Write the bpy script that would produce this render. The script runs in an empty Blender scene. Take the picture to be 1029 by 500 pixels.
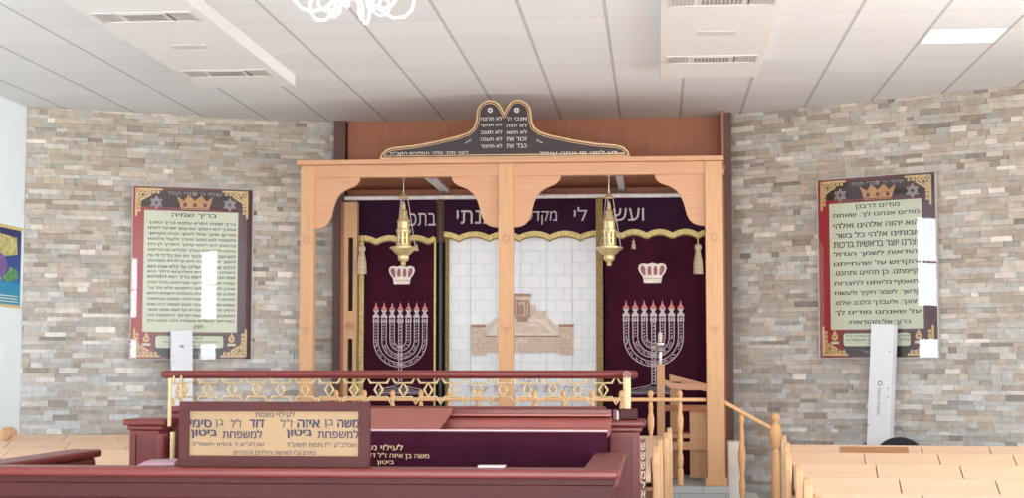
import bpy, math, random
from mathutils import Vector, Matrix
from mathutils.geometry import tessellate_polygon
random.seed(7)
C = bpy.context.scene.collection
PI = math.pi
# ------------------------------------------------------------------ camera
F = 1617.0
YAW = math.atan((658-514.5)/F)
PIT = math.atan(120/F)
EYE = 1.6
cam_d = bpy.data.cameras.new('camera'); cam = bpy.data.objects.new('camera', cam_d); C.objects.link(cam)
cam_d.sensor_width = 36; cam_d.lens = 36*F/1029.0; cam_d.clip_end = 100
cam.location = (0, 0, EYE); cam.rotation_euler = (PI/2+PIT, 0, YAW)
bpy.context.scene.camera = cam
RM = cam.rotation_euler.to_matrix()

def ray(px, py):
    return RM @ Vector(((px-514.5)/F, -(py-250)/F, -1))
def spot(px, py, Y):
    d = ray(px, py); t = Y/d.y
    return Vector((d.x*t, Y, EYE+d.z*t))
def spotz(px, py, Z):
    d = ray(px, py); t = (Z-EYE)/d.z
    return Vector((d.x*t, d.y*t, Z))
def spotw(px, py, p, n):
    d = ray(px, py); o = Vector((0, 0, EYE))
    t = (Vector(p)-o).dot(n)/d.dot(n)
    return o+d*t

# ------------------------------------------------------------------ materials
def lin(c):
    return tuple(((v/255)/12.92 if v/255 <= .04045 else ((v/255+.055)/1.055)**2.4) for v in c)+(1,)
def newmat(name):
    m = bpy.data.materials.new(name); m.use_nodes = True
    return m, m.node_tree.nodes, m.node_tree.links, m.node_tree.nodes['Principled BSDF']
def plain(name, rgb, rough=.6, metal=0, noise=.06, scale=12, spec=.5, bump=0, sheen=0, emit=0):
    m, N, L, b = newmat(name)
    b.inputs['Roughness'].default_value = rough; b.inputs['Metallic'].default_value = metal
    b.inputs['Specular IOR Level'].default_value = spec
    tc = N.new('ShaderNodeTexCoord'); nz = N.new('ShaderNodeTexNoise'); nz.inputs['Scale'].default_value = scale
    nz.inputs['Detail'].default_value = 4
    L.new(tc.outputs['Object'], nz.inputs['Vector'])
    r = N.new('ShaderNodeValToRGB')
    c = lin(rgb)
    r.color_ramp.elements[0].position = .3; r.color_ramp.elements[1].position = .7
    r.color_ramp.elements[0].color = tuple(v*(1-noise*2) for v in c[:3])+(1,)
    r.color_ramp.elements[1].color = tuple(min(1, v*(1+noise*2)) for v in c[:3])+(1,)
    L.new(nz.outputs['Fac'], r.inputs['Fac']); L.new(r.outputs['Color'], b.inputs['Base Color'])
    if sheen: b.inputs['Sheen Weight'].default_value = sheen
    if emit:
        L.new(r.outputs['Color'], b.inputs['Emission Color']); b.inputs['Emission Strength'].default_value = emit
    if bump:
        bp = N.new('ShaderNodeBump'); bp.inputs['Strength'].default_value = bump; bp.inputs['Distance'].default_value = .01
        L.new(nz.outputs['Fac'], bp.inputs['Height']); L.new(bp.outputs['Normal'], b.inputs['Normal'])
    return m
def wood(name, rgb, rough=.4, amount=.12, stretch=(1, 1, 14), coat=0, spec=.5):
    m, N, L, b = newmat(name)
    b.inputs['Roughness'].default_value = rough; b.inputs['Specular IOR Level'].default_value = spec
    if coat: b.inputs['Coat Weight'].default_value = coat; b.inputs['Coat Roughness'].default_value = .15
    tc = N.new('ShaderNodeTexCoord'); mp = N.new('ShaderNodeMapping'); mp.inputs['Scale'].default_value = stretch
    nz = N.new('ShaderNodeTexNoise'); nz.inputs['Scale'].default_value = 2.5; nz.inputs['Detail'].default_value = 6
    nz.inputs['Distortion'].default_value = .6
    L.new(tc.outputs['Object'], mp.inputs['Vector']); L.new(mp.outputs['Vector'], nz.inputs['Vector'])
    r = N.new('ShaderNodeValToRGB'); c = lin(rgb)
    r.color_ramp.elements[0].position = .3; r.color_ramp.elements[1].position = .72
    r.color_ramp.elements[0].color = tuple(v*(1-amount*1.3) for v in c[:3])+(1,)
    r.color_ramp.elements[1].color = tuple(min(1, v*(1+amount)) for v in c[:3])+(1,)
    L.new(nz.outputs['Fac'], r.inputs['Fac']); L.new(r.outputs['Color'], b.inputs['Base Color'])
    return m

M = {}
M['ark_wood'] = wood('pale_ark_wood', (200, 154, 112), .5, .07, (14, 14, 1.2))
M['ark_wood_h'] = wood('pale_ark_wood_horizontal', (198, 148, 112), .5, .06, (1.2, 14, 14))
M['brown_wood'] = wood('reddish_brown_panelling', (166, 102, 70), .55, .06, (9, 9, .8))
M['dark_wood'] = wood('dark_brown_wood', (96, 62, 52), .5, .15, (12, 12, 1))
M['dark_in'] = plain('dark_ark_interior', (34, 24, 30), .8)
M['inlay'] = plain('inlay_brown', (180, 128, 98), .5)
M['mah'] = wood('mahogany', (112, 42, 40), .38, .12, (1.2, 12, 12), coat=.12, spec=.4)
M['mah_v'] = wood('mahogany_vertical', (116, 46, 48), .42, .12, (12, 12, 1.2), coat=.1, spec=.35)
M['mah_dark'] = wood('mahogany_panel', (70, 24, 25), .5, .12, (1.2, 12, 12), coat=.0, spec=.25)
M['mah_light'] = wood('mahogany_reading_board', (164, 86, 80), .35, .08, (1.2, 10, 10), coat=.2)
M['pew'] = wood('birch_pew_wood', (224, 190, 160), .5, .05, (1.2, 12, 12))
M['pew_v'] = wood('birch_pew_wood_vertical', (220, 178, 136), .5, .07, (12, 12, 1.2))
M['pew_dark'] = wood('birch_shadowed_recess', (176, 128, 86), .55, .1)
M['rail_wood'] = wood('beech_balustrade', (222, 172, 122), .45, .07, (10, 10, 2))
M['velvet'] = plain('purple_velvet', (62, 19, 40), .9, noise=.12, scale=3, spec=.1, sheen=.12)
M['velvet_dark'] = plain('dark_valance_velvet', (50, 24, 46), .9, noise=.12, scale=3, spec=.1, sheen=.1)
M['gold_fringe'] = plain('gold_fringe', (218, 196, 134), .7, noise=.15, scale=60)
M['tassel'] = plain('beige_tassel', (196, 178, 150), .8, noise=.15, scale=60)
M['olive'] = plain('olive_gold_braid', (140, 116, 66), .7, noise=.15, scale=40)
M['silver_thread'] = plain('silver_thread', (196, 184, 188), .5, noise=.12, scale=60)
M['dim_thread'] = plain('dim_silver_thread', (190, 172, 180), .6, noise=.2, scale=80)
M['dark_thread'] = plain('black_silver_base_thread', (104, 96, 104), .6, noise=.3, scale=50)
M['cream_thread'] = plain('cream_thread', (236, 226, 212), .6)
M['pink_thread'] = plain('pink_thread', (158, 98, 116), .6)
M['flame'] = plain('flame_thread', (214, 120, 112), .6)
M['brass'] = plain('polished_brass', (234, 214, 160), .36, metal=.6, noise=.05)
M['brass_pale'] = plain('pale_brass_rail', (206, 182, 140), .45, metal=.1, noise=.05)
M['silver'] = plain('silver_metal', (205, 200, 196), .25, metal=.8)
M['grey_rail'] = plain('grey_curtain_rail', (232, 228, 226), .5, metal=.0)
M['white_box'] = plain('white_painted_box', (236, 234, 232), .5, noise=.01)
M['vent'] = plain('vent_grey', (196, 190, 186), .5, noise=.02)
M['vent_light'] = plain('vent_frame_white', (214, 210, 206), .7, noise=.01)
M['vent_dark'] = plain('vent_slot_dark', (112, 106, 106), .7, noise=.02)
M['plaster'] = plain('white_plaster', (236, 246, 250), .8, noise=.01)
M['card_white'] = plain('white_cardboard', (232, 236, 244), .55, noise=.01)
M['grey_ink'] = plain('grey_ink', (130, 132, 142), .7)
M['ink'] = plain('black_ink', (30, 28, 32), .7)
M['green_ink'] = plain('dark_green_ink', (26, 34, 32), .7)
M['navy'] = plain('navy_engraving', (38, 34, 62), .6)
M['sign_plate'] = plain('tan_gold_plate', (150, 122, 88), .5, noise=.05, scale=3)
M['cream_sheet'] = plain('cream_sheet', (228, 232, 208), .6, noise=.01, scale=2)
M['black_panel'] = plain('black_maroon_panel', (46, 22, 28), .5)
M['gold_print'] = plain('gold_print', (214, 160, 104), .5, noise=.1, scale=40)
M['gold_print2'] = plain('pale_gold_print', (232, 200, 144), .5, noise=.1, scale=40)
M['silver_print'] = plain('silver_print', (180, 166, 172), .5)
M['plaque_dark'] = plain('dark_plaque', (44, 28, 32), .5, noise=.05)
M['plaque_gold'] = plain('plaque_gold_edge', (206, 166, 120), .45)
M['plaque_text'] = plain('plaque_lettering', (206, 196, 186), .5)
M['black_cloth'] = plain('black_upholstery', (22, 24, 34), .7)
M['black_metal'] = plain('black_metal', (26, 26, 28), .4)
M['marble'] = plain('pale_marble', (240, 240, 236), .4, noise=.05, scale=4)
M['white_iron'] = plain('white_enamel', (248, 246, 244), .35, noise=.01)
M['panel_light'] = plain('lit_led_panel', (255, 255, 255), .5, noise=0, emit=.35)
M['seam'] = plain('grey_seam_thread', (186, 190, 196), .8)
M['temple'] = plain('temple_beige', (212, 194, 178), .8, noise=.06, scale=30)
M['temple_d'] = plain('temple_brown', (170, 134, 118), .8, noise=.08, scale=30)
M['temple_l'] = plain('temple_light', (224, 214, 202), .8, noise=.04, scale=30)
M['paper'] = plain('clear_plastic_sheet', (206, 186, 196), .3, noise=.05)
M['lilac'] = plain('lilac_plastic_sheet', (146, 112, 122), .3, noise=.1, scale=6)
M['leather'] = plain('dark_maroon_book', (96, 40, 52), .4)
M['crystal'] = plain('frosted_candle_tube', (206, 196, 180), .3)

def tile_mat():
    m, N, L, b = newmat('ceiling_tiles')
    b.inputs['Roughness'].default_value = .85
    g = N.new('ShaderNodeNewGeometry'); s = N.new('ShaderNodeSeparateXYZ'); L.new(g.outputs['Position'], s.inputs[0])
    def mth(op, a, bb=None, c=None):
        n = N.new('ShaderNodeMath'); n.operation = op
        for i, v in enumerate((a, bb, c)):
            if v is None: continue
            if isinstance(v, (int, float)): n.inputs[i].default_value = v
            else: L.new(v, n.inputs[i])
        return n.outputs[0]
    u = mth('DIVIDE', mth('ADD', s.outputs['X'], .34+6.05), .605); v = mth('DIVIDE', mth('SUBTRACT', s.outputs['Y'], 11.62-6.03*2), .603)
    fu, fv = mth('FRACT', u), mth('FRACT', v)
    du = mth('MINIMUM', fu, mth('SUBTRACT', 1, fu)); dv = mth('MINIMUM', fv, mth('SUBTRACT', 1, fv))
    lu = mth('LESS_THAN', du, .021); lv = mth('LESS_THAN', dv, .014)
    wn = N.new('ShaderNodeTexWhiteNoise'); wn.noise_dimensions = '2D'
    cb = N.new('ShaderNodeCombineXYZ'); L.new(mth('FLOOR', u), cb.inputs[0]); L.new(mth('FLOOR', v), cb.inputs[1]); L.new(cb.outputs[0], wn.inputs['Vector'])
    nz = N.new('ShaderNodeTexNoise'); nz.inputs['Scale'].default_value = 30; L.new(g.outputs['Position'], nz.inputs['Vector'])
    k = mth('ADD', mth('MULTIPLY', wn.outputs['Value'], .05), mth('MULTIPLY', nz.outputs['Fac'], .05))
    k = mth('ADD', k, .90)
    k = mth('MULTIPLY', k, mth('SUBTRACT', 1, mth('MULTIPLY', lu, .34)))
    k = mth('MULTIPLY', k, mth('SUBTRACT', 1, mth('MULTIPLY', lv, .14)))
    mx = N.new('ShaderNodeVectorMath'); mx.operation = 'SCALE'; mx.inputs[0].default_value = lin((238, 238, 239))[:3]; L.new(k, mx.inputs['Scale'])
    L.new(mx.outputs[0], b.inputs['Base Color'])
    return m
M['tiles'] = tile_mat()

def stone_mat():
    m, N, L, b = newmat('ledger_stone')
    b.inputs['Roughness'].default_value = .85
    at = N.new('ShaderNodeAttribute'); at.attribute_name = 'Col'
    g = N.new('ShaderNodeTexCoord'); nz = N.new('ShaderNodeTexNoise'); nz.inputs['Scale'].default_value = 16; nz.inputs['Detail'].default_value = 8; nz.inputs['Roughness'].default_value = .7
    L.new(g.outputs['Object'], nz.inputs['Vector'])
    mr = N.new('ShaderNodeMapRange'); mr.inputs['To Min'].default_value = .6; mr.inputs['To Max'].default_value = 1.5
    L.new(nz.outputs['Fac'], mr.inputs['Value'])
    v = N.new('ShaderNodeVectorMath'); v.operation = 'SCALE'; L.new(at.outputs['Color'], v.inputs[0]); L.new(mr.outputs['Result'], v.inputs['Scale'])
    L.new(v.outputs[0], b.inputs['Base Color'])
    bp = N.new('ShaderNodeBump'); bp.inputs['Strength'].default_value = .5; bp.inputs['Distance'].default_value = .02
    L.new(nz.outputs['Fac'], bp.inputs['Height']); L.new(bp.outputs['Normal'], b.inputs['Normal'])
    return m
M['stone'] = stone_mat()

def brick_mat(name, c1, c2, mortar, sx, sz, ms, plane='XZ', offset=.5):
    m, N, L, b = newmat(name); b.inputs['Roughness'].default_value = .75
    g = N.new('ShaderNodeTexCoord'); s = N.new('ShaderNodeSeparateXYZ'); L.new(g.outputs['Object'], s.inputs[0])
    cb = N.new('ShaderNodeCombineXYZ'); L.new(s.outputs[plane[0]], cb.inputs[0]); L.new(s.outputs[plane[1]], cb.inputs[1])
    br = N.new('ShaderNodeTexBrick'); L.new(cb.outputs[0], br.inputs['Vector'])
    br.inputs['Color1'].default_value = lin(c1); br.inputs['Color2'].default_value = lin(c2); br.inputs['Mortar'].default_value = lin(mortar)
    br.inputs['Scale'].default_value = 1; br.inputs['Brick Width'].default_value = sx; br.inputs['Row Height'].default_value = sz
    br.inputs['Mortar Size'].default_value = ms; br.inputs['Mortar Smooth'].default_value = .5; br.offset = offset
    L.new(br.outputs['Color'], b.inputs['Base Color'])
    bp = N.new('ShaderNodeBump'); bp.inputs['Strength'].default_value = .4; bp.invert = True; bp.inputs['Distance'].default_value = .01
    L.new(br.outputs['Fac'], bp.inputs['Height']); L.new(bp.outputs['Normal'], b.inputs['Normal'])
    return m
M['quilt'] = brick_mat('white_stone_block_cloth', (240, 243, 246), (234, 238, 243), (216, 221, 228), .165, .125, .004)
M['floor'] = brick_mat('floor_tiles', (214, 212, 208), (208, 206, 202), (170, 168, 166), .6, .6, .004, 'XY', 0)
M['grey_tile'] = brick_mat('grey_step_tiles', (178, 184, 188), (164, 172, 178), (130, 134, 138), .42, .16, .004)

def print_mat(name):   # red at the left running to dark maroon at the right
    m, N, L, b = newmat(name); b.inputs['Roughness'].default_value = .45
    g = N.new('ShaderNodeTexCoord'); s = N.new('ShaderNodeSeparateXYZ'); L.new(g.outputs['Generated'], s.inputs[0])
    r = N.new('ShaderNodeValToRGB'); e = r.color_ramp.elements
    e[0].position = 0; e[0].color = lin((186, 34, 44)); e[1].position = 1; e[1].color = lin((74, 20, 40))
    x = r.color_ramp.elements.new(.25); x.color = lin((132, 26, 40))
    L.new(s.outputs['X'], r.inputs['Fac']); L.new(r.outputs['Color'], b.inputs['Base Color'])
    return m
M['print_border'] = print_mat('maroon_print')

def poster_mat():
    m, N, L, b = newmat('blue_poster_print'); b.inputs['Roughness'].default_value = .5
    g = N.new('ShaderNodeTexCoord'); s = N.new('ShaderNodeSeparateXYZ'); L.new(g.outputs['Generated'], s.inputs[0])
    r = N.new('ShaderNodeValToRGB'); e = r.color_ramp.elements
    e[0].position = 0; e[0].color = lin((36, 150, 182)); e[1].position = 1; e[1].color = lin((34, 30, 88))
    x = e.new(.28); x.color = lin((34, 142, 190)); x = e.new(.34); x.color = lin((26, 92, 168)); x = e.new(.7); x.color = lin((40, 60, 130))
    L.new(s.outputs['Z'], r.inputs['Fac']); L.new(r.outputs['Color'], b.inputs['Base Color'])
    return m
M['poster'] = poster_mat()

def glass_mat():
    m, N, L, b = newmat('clear_glass'); N.remove(b)
    out = N['Material Output']; t = N.new('ShaderNodeBsdfTransparent'); gl = N.new('ShaderNodeBsdfGlossy'); gl.inputs['Roughness'].default_value = .015
    fr = N.new('ShaderNodeFresnel'); fr.inputs['IOR'].default_value = 1.5; mx = N.new('ShaderNodeMixShader')
    L.new(fr.outputs[0], mx.inputs[0]); L.new(t.outputs[0], mx.inputs[1]); L.new(gl.outputs[0], mx.inputs[2]); L.new(mx.outputs[0], out.inputs['Surface'])
    return m
M['glass'] = glass_mat()
def emit_mat(name, col, st):
    m, N, L, b = newmat(name); N.remove(b); e = N.new('ShaderNodeEmission'); e.inputs[0].default_value = lin(col); e.inputs[1].default_value = st
    L.new(e.outputs[0], N['Material Output'].inputs['Surface']); return m
M['daylight'] = emit_mat('daylit_window_pane', (240, 248, 255), 15)

# ------------------------------------------------------------------ text
_tc = {}
def glyphs(s, weight):
    key = (s, weight)
    if key in _tc: return _tc[key]
    cu = bpy.data.curves.new('txt', 'FONT'); cu.body = s[::-1] if any('\u0590' <= ch <= '\u05ff' for ch in s) else s
    cu.size = 1; cu.resolution_u = 2; cu.fill_mode = 'NONE'
    o = bpy.data.objects.new('txt', cu); C.objects.link(o); bpy.context.view_layer.update()
    dg = bpy.context.evaluated_depsgraph_get(); me = bpy.data.meshes.new_from_object(o.evaluated_get(dg))
    adj = {}
    for e in me.edges:
        a, b = e.vertices; adj.setdefault(a, []).append(b); adj.setdefault(b, []).append(a)
    loops = []; seen = set()
    for v0 in range(len(me.vertices)):
        if v0 in seen or v0 not in adj: continue
        lp_ = [v0]; seen.add(v0)
        while True:
            nx_ = [x for x in adj[lp_[-1]] if x not in seen]
            if not nx_: break
            lp_.append(nx_[0]); seen.add(nx_[0])
        if len(lp_) > 2: loops.append([(me.vertices[i].co.x, me.vertices[i].co.y) for i in lp_])
    def inside(p, poly):
        c = False
        for i in range(len(poly)):
            (xa_, ya_), (xb_, yb_) = poly[i-1], poly[i]
            if (ya_ > p[1]) != (yb_ > p[1]) and p[0] < (xb_-xa_)*(p[1]-ya_)/(yb_-ya_)+xa_: c = not c
        return c
    hole_of = {}
    for i, a in enumerate(loops):
        for j, b in enumerate(loops):
            if i != j and all(inside(p, b) for p in a): hole_of[i] = j
    vs = []; fs = []; nl = 0
    for i, a in enumerate(loops):
        if i in hole_of: continue
        nl += 1; lay = (nl % 4)*.15
        group_ = [a]+[loops[k] for k in hole_of if hole_of[k] == i]
        n0 = len(vs); vs += [(p[0], p[1], lay) for g_ in group_ for p in g_]
        for tri in tessellate_polygon([[Vector((p[0], p[1], 0)) for p in g_] for g_ in group_]): fs.append(tuple(n0+t_ for t_ in tri))
    if weight > 0:       # heavier strokes: the letter laid over itself with small shifts
        v1, f1 = list(vs), list(fs); vs = []; fs = []
        for kk, (ox, oy) in enumerate(((-1, 0), (1, 0), (0, -.6), (0, .6))):
            n0 = len(vs); vs += [(a_+ox*weight, b_+oy*weight, c_+kk) for a_, b_, c_ in v1]; fs += [tuple(n0+t_ for t_ in f_) for f_ in f1]
    bpy.data.objects.remove(o); bpy.data.curves.remove(cu); bpy.data.meshes.remove(me)
    if vs:
        x0 = min(v[0] for v in vs); x1 = max(v[0] for v in vs); y0 = min(v[1] for v in vs); y1 = max(v[1] for v in vs)
        vs = [((a-x0)/(x1-x0 or 1), (b_-y0)/(y1-y0 or 1), c_) for a, b_, c_ in vs]
    _tc[key] = (vs, fs); return _tc[key]

# ------------------------------------------------------------------ mesh builder
class MB:
    def __init__(s): s.v = []; s.f = []; s.c = []
    def add(s, vs, fs, col=None):
        n = len(s.v); s.v += [Vector(v) for v in vs]; s.f += [tuple(i+n for i in f) for f in fs]
        s.c += [col]*len(fs); return s
    def box(s, x0, x1, y0, y1, z0, z1, col=None):
        if x0 > x1: x0, x1 = x1, x0
        if y0 > y1: y0, y1 = y1, y0
        if z0 > z1: z0, z1 = z1, z0
        vs = [(x0,y0,z0),(x1,y0,z0),(x1,y1,z0),(x0,y1,z0),(x0,y0,z1),(x1,y0,z1),(x1,y1,z1),(x0,y1,z1)]
        return s.add(vs, [(0,3,2,1),(4,5,6,7),(0,1,5,4),(1,2,6,5),(2,3,7,6),(3,0,4,7)], col)
    def hexa(s, bot, top):      # bot, top: 4 points each
        return s.add(list(bot)+list(top), [(3,2,1,0),(4,5,6,7),(0,1,5,4),(1,2,6,5),(2,3,7,6),(3,0,4,7)])
    def prism(s, poly, a0, a1, ax='y'):     # poly in xz (ax y), yz (ax x) or xy (ax z)
        f = {'y': lambda p, a: (p[0], a, p[1]), 'x': lambda p, a: (a, p[0], p[1]), 'z': lambda p, a: (p[0], p[1], a)}[ax]
        n = len(poly)
        vs = [f(p, a0) for p in poly]+[f(p, a1) for p in poly]
        fs = [tuple(range(n))[::-1], tuple(range(n, 2*n))]+[(i, (i+1) % n, n+(i+1) % n, n+i) for i in range(n)]
        return s.add(vs, fs)
    def flat(s, poly, y):
        return s.add([(p[0], y, p[1]) for p in poly], [tuple(range(len(poly)))])
    def tube(s, pts, r, n=8, closed=False, cap=True):
        pts = [Vector(p) for p in pts]; m = len(pts); rs = r if isinstance(r, (list, tuple)) else [r]*m
        rings = []; up = None
        for i, p in enumerate(pts):
            a = pts[(i-1) % m] if (i > 0 or closed) else p; b = pts[(i+1) % m] if (i < m-1 or closed) else p
            d = (b-a).normalized()
            if up is None:
                up = Vector((0, 0, 1)) if abs(d.z) < .9 else Vector((0, 1, 0))
            x = d.cross(up).normalized(); up = x.cross(d).normalized()
            rings.append([p+(x*math.cos(2*PI*k/n)+up*math.sin(2*PI*k/n))*rs[i] for k in range(n)])
        vs = [q for ring in rings for q in ring]; fs = []
        for i in range(m if closed else m-1):
            j = (i+1) % m
            fs += [(i*n+k, i*n+(k+1) % n, j*n+(k+1) % n, j*n+k) for k in range(n)]
        if cap and not closed: fs += [tuple(range(n))[::-1], tuple((m-1)*n+k for k in range(n))]
        return s.add(vs, fs)
    def lathe(s, prof, c=(0, 0, 0), n=16, ax='z'):   # prof: (r, h)
        vs = []; fs = []
        for r, h in prof:
            for k in range(n):
                a = 2*PI*k/n
                vs.append((c[0]+r*math.cos(a), c[1]+r*math.sin(a), c[2]+h) if ax == 'z' else (c[0]+r*math.cos(a), c[1]+h, c[2]+r*math.sin(a)))
        for i in range(len(prof)-1):
            fs += [(i*n+k, i*n+(k+1) % n, (i+1)*n+(k+1) % n, (i+1)*n+k) for k in range(n)]
        fs += [tuple(range(n))[::-1], tuple((len(prof)-1)*n+k for k in range(n))]
        return s.add(vs, fs)
    def strip(s, pts, w, y, closed=False):     # flat ribbon in the xz plane
        m = len(pts); vs = []; fs = []
        for i in range(m):
            a = Vector(pts[i-1] if (i > 0 or closed) else pts[i]); b = Vector(pts[(i+1) % m] if (i < m-1 or closed) else pts[i]); p = Vector(pts[i])
            d = (b-a).normalized(); nrm = Vector((-d.y, d.x))
            k = 1.0
            if closed or 0 < i < m-1:
                e = (p-a).normalized() if (p-a).length else d
                k = 1/max(.5, abs(e.dot(d)))
            q0 = p+nrm*w/2*k; q1 = p-nrm*w/2*k
            vs += [(q0.x, y, q0.y), (q1.x, y, q1.y)]
        for i in range(m if closed else m-1):
            j = (i+1) % m; fs.append((2*i, 2*i+1, 2*j+1, 2*j))
        return s.add(vs, fs)
    def text(s, t, x0, x1, z0, z1, y, weight=0.0, slant=0.0):
        vs, fs = glyphs(t, weight)
        return s.add([(x0+u*(x1-x0), y-.0005*l, z0+v*(z1-z0)+slant*(u-.5)) for u, v, l in vs], fs)
    def xf(s, mat):
        s.v = [mat @ v for v in s.v]; return s

def put(name, mb, mat, parent=None, bevel=0, smooth=False, world=True, loc=None, solid=0):
    """world=True: vertices are in world coordinates (parent unrotated)."""
    me = bpy.data.meshes.new(name)
    off = Vector((0, 0, 0))
    if world:
        p = parent
        while p is not None: off = off+p.location; p = p.parent
        if loc is not None and parent is None: off = Vector(loc)
    me.from_pydata([v-off for v in mb.v], [], mb.f)
    if any(c is not None for c in mb.c):
        ca = me.color_attributes.new('Col', 'FLOAT_COLOR', 'CORNER'); k = 0
        for pi, p in enumerate(me.polygons):
            col = mb.c[pi] or (.5, .5, .5, 1)
            for _ in p.vertices: ca.data[k].color = col; k += 1
    me.materials.append(mat)
    if smooth:
        for p in me.polygons: p.use_smooth = True
        try: me.set_sharp_from_angle(angle=math.radians(40))
        except Exception: pass
    me.update()
    o = bpy.data.objects.new(name, me); C.objects.link(o)
    if parent is not None: o.parent = parent
    elif loc is not None and world: o.location = loc
    if bevel:
        b = o.modifiers.new('bevel', 'BEVEL'); b.width = bevel; b.segments = 2; b.limit_method = 'ANGLE'
    if solid:
        b = o.modifiers.new('solid', 'SOLIDIFY'); b.thickness = solid; b.offset = 0
    return o
def tag(o, label, cat, group=None, kind=None):
    o['label'] = label; o['category'] = cat
    if group: o['group'] = group
    if kind: o['kind'] = kind
    return o
def thing(name, loc, label, cat, rz=0, group=None):
    o = bpy.data.objects.new(name, None); C.objects.link(o); o.location = loc; o.rotation_euler = (0, 0, rz)
    o.empty_display_size = .1
    return tag(o, label, cat, group)
def struct(name, mb, mat, **k):
    o = put(name, mb, mat, **k); o['kind'] = 'structure'; return o
def kids(o): return [c for c in bpy.data.objects if c.parent == o]
def copy_tree(o, parent=None):
    c = o.copy(); C.objects.link(c)
    if parent is not None: c.parent = parent
    for ch in kids(o): copy_tree(ch, c)
    return c
def arc(cx, cz, r, a0, a1, n=16, rz=None):
    rz = rz or r
    return [(cx+r*math.cos(a0+(a1-a0)*i/n), cz+rz*math.sin(a0+(a1-a0)*i/n)) for i in range(n+1)]
def star_pts(cx, cz, R):
    t1 = [(cx+R*math.sin(2*PI*k/3), cz+R*math.cos(2*PI*k/3)) for k in range(3)]
    t2 = [(cx+R*math.sin(2*PI*k/3+PI), cz+R*math.cos(2*PI*k/3+PI)) for k in range(3)]
    return t1, t2

# ------------------------------------------------------------------ the setting
ZC = 4.16
LW0, LW1 = Vector((-6.12, 15.16, 0)), Vector((-3.27, 16.45, 0))
RW0, RW1 = Vector((.77, 16.30, 0)), Vector((5.3, 13.63, 0))
YB = 16.45
struct('floor', MB().box(-6.3, 5.4, -3, 16.6, -.1, 0), M['floor'])
struct('ceiling', MB().box(-6.3, 5.4, -3, 16.75, ZC, ZC+.1), M['tiles'])

STONE_COLS = [((184,178,166),6), ((178,171,158),5), ((190,186,175),5), ((184,185,178),5), ((172,172,165),3), ((204,201,192),3), ((164,154,142),1.4),
              ((192,195,190),4), ((216,214,205),1.8), ((170,162,150),2), ((148,144,136),.9), ((186,178,162),3)]
def stone_wall(name, p0, p1, seed, extra=None):
    rnd = random.Random(seed)
    d = (p1-p0); L = d.length; d.normalize(); ang = math.atan2(d.y, d.x)
    mb = MB(); mb.box(0, L, .04, .16, 0, ZC+.02, lin((128, 120, 110)))
    z = 0; cols = [c for c, w in STONE_COLS]; ws = [w for c, w in STONE_COLS]
    while z < ZC-.01:
        h = min(rnd.choice((.036, .044, .05, .058)), ZC-z)
        x = -rnd.random()*.2
        while x < L:
            w = rnd.choice((.07, .1, .12, .15, .18, .2, .24, .3)); x0 = max(0, x); x1 = min(L, x+w)
            if x1-x0 > .01:
                c = Vector(rnd.choices(cols, ws)[0])
                k = rnd.uniform(.93, 1.07)
                g = max(0, min(1, (z-1.0)/2.2))      # room light put into stone colour: darker and browner above, lighter and greyer below
                c = c*k; c = Vector((c.x*(1.05-.05*g), c.y*(1.05-.08*g), c.z*(1.09-.13*g)))
                mb.box(x0+.0006, x1-.0006, rnd.uniform(0, .026), .05, z+.0005, z+h-.0005, lin(tuple(max(0, min(250, q)) for q in c)))
            x += w
        z += h
    o = struct(name, mb, M['stone'], world=False); o.location = p0; o.rotation_euler = (0, 0, ang)
    return o, ang
_, ANG_L = stone_wall('wall_left', LW0, LW1, 3)
_, ANG_R = stone_wall('wall_right', RW0, RW1, 5)
struct('wall_back', MB().box(-3.29, .80, YB+.02, YB+.16, 0, ZC), M['dark_wood'])
struct('trim_1', MB().box(-3.30, -3.18, YB-.14, YB+.02, .54, ZC-.001), M['dark_wood'])
struct('trim_2', MB().box(.69, .775, 16.12, YB+.02, .54, ZC-.001), M['dark_wood'])

# white side wall with openings for the tall windows beside the reader's platform
def side_wall(name, X0, X1, y0, y1, wins):
    mb = MB(); c = y0
    for a, b, z0, z1 in wins:
        mb.box(X0, X1, c, a, 0, ZC); mb.box(X0, X1, a, b, 0, z0); mb.box(X0, X1, a, b, z1, ZC); c = b
    mb.box(X0, X1, c, y1, 0, ZC)
    return struct(name, mb, M['plaster'])
side_wall('wall_side', -6.3, -6.13, -3, 15.2, [(8.0, 8.55, 1.55, 4.05)])
side_wall('wall_far_right', 5.24, 5.4, -3, 13.66, [(-2.7, -2.02, 1.8, 4.1), (.42, 1.16, 1.2, 4.1)])
nw = 0
for X, y0, y1, z0, z1, sgn, zm in ((-6.25, 8.0, 8.55, 1.55, 4.05, 1, (2.07, 2.60)), (5.35, .42, 1.16, 1.2, 4.1, -1, (2.1, 2.65)), (5.35, -2.7, -2.02, 1.8, 4.1, -1, (2.25, 2.75))):
    nw += 1
    fr = MB(); t = .045
    xa, xb = X, X+sgn*.08
    fr.box(xa, xb, y0, y0+t, z0, z1).box(xa, xb, y1-t, y1, z0, z1).box(xa, xb, y0+t, y1-t, z0, z0+t).box(xa, xb, y0+t, y1-t, z1-t, z1)
    fr.box(xa, xb, y0+t, y1-t, zm[0], zm[1]); zc_ = z1-.75; fr.box(xa, xb, y0+t, y1-t, zc_-.012, zc_+.012)
    w = struct('window_%d' % nw, fr, M['white_box'])
    put('pane', MB().box(X+sgn*.01, X+sgn*.02, y0+t, y1-t, z0+t, z1-t), M['daylight'], w)

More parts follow.
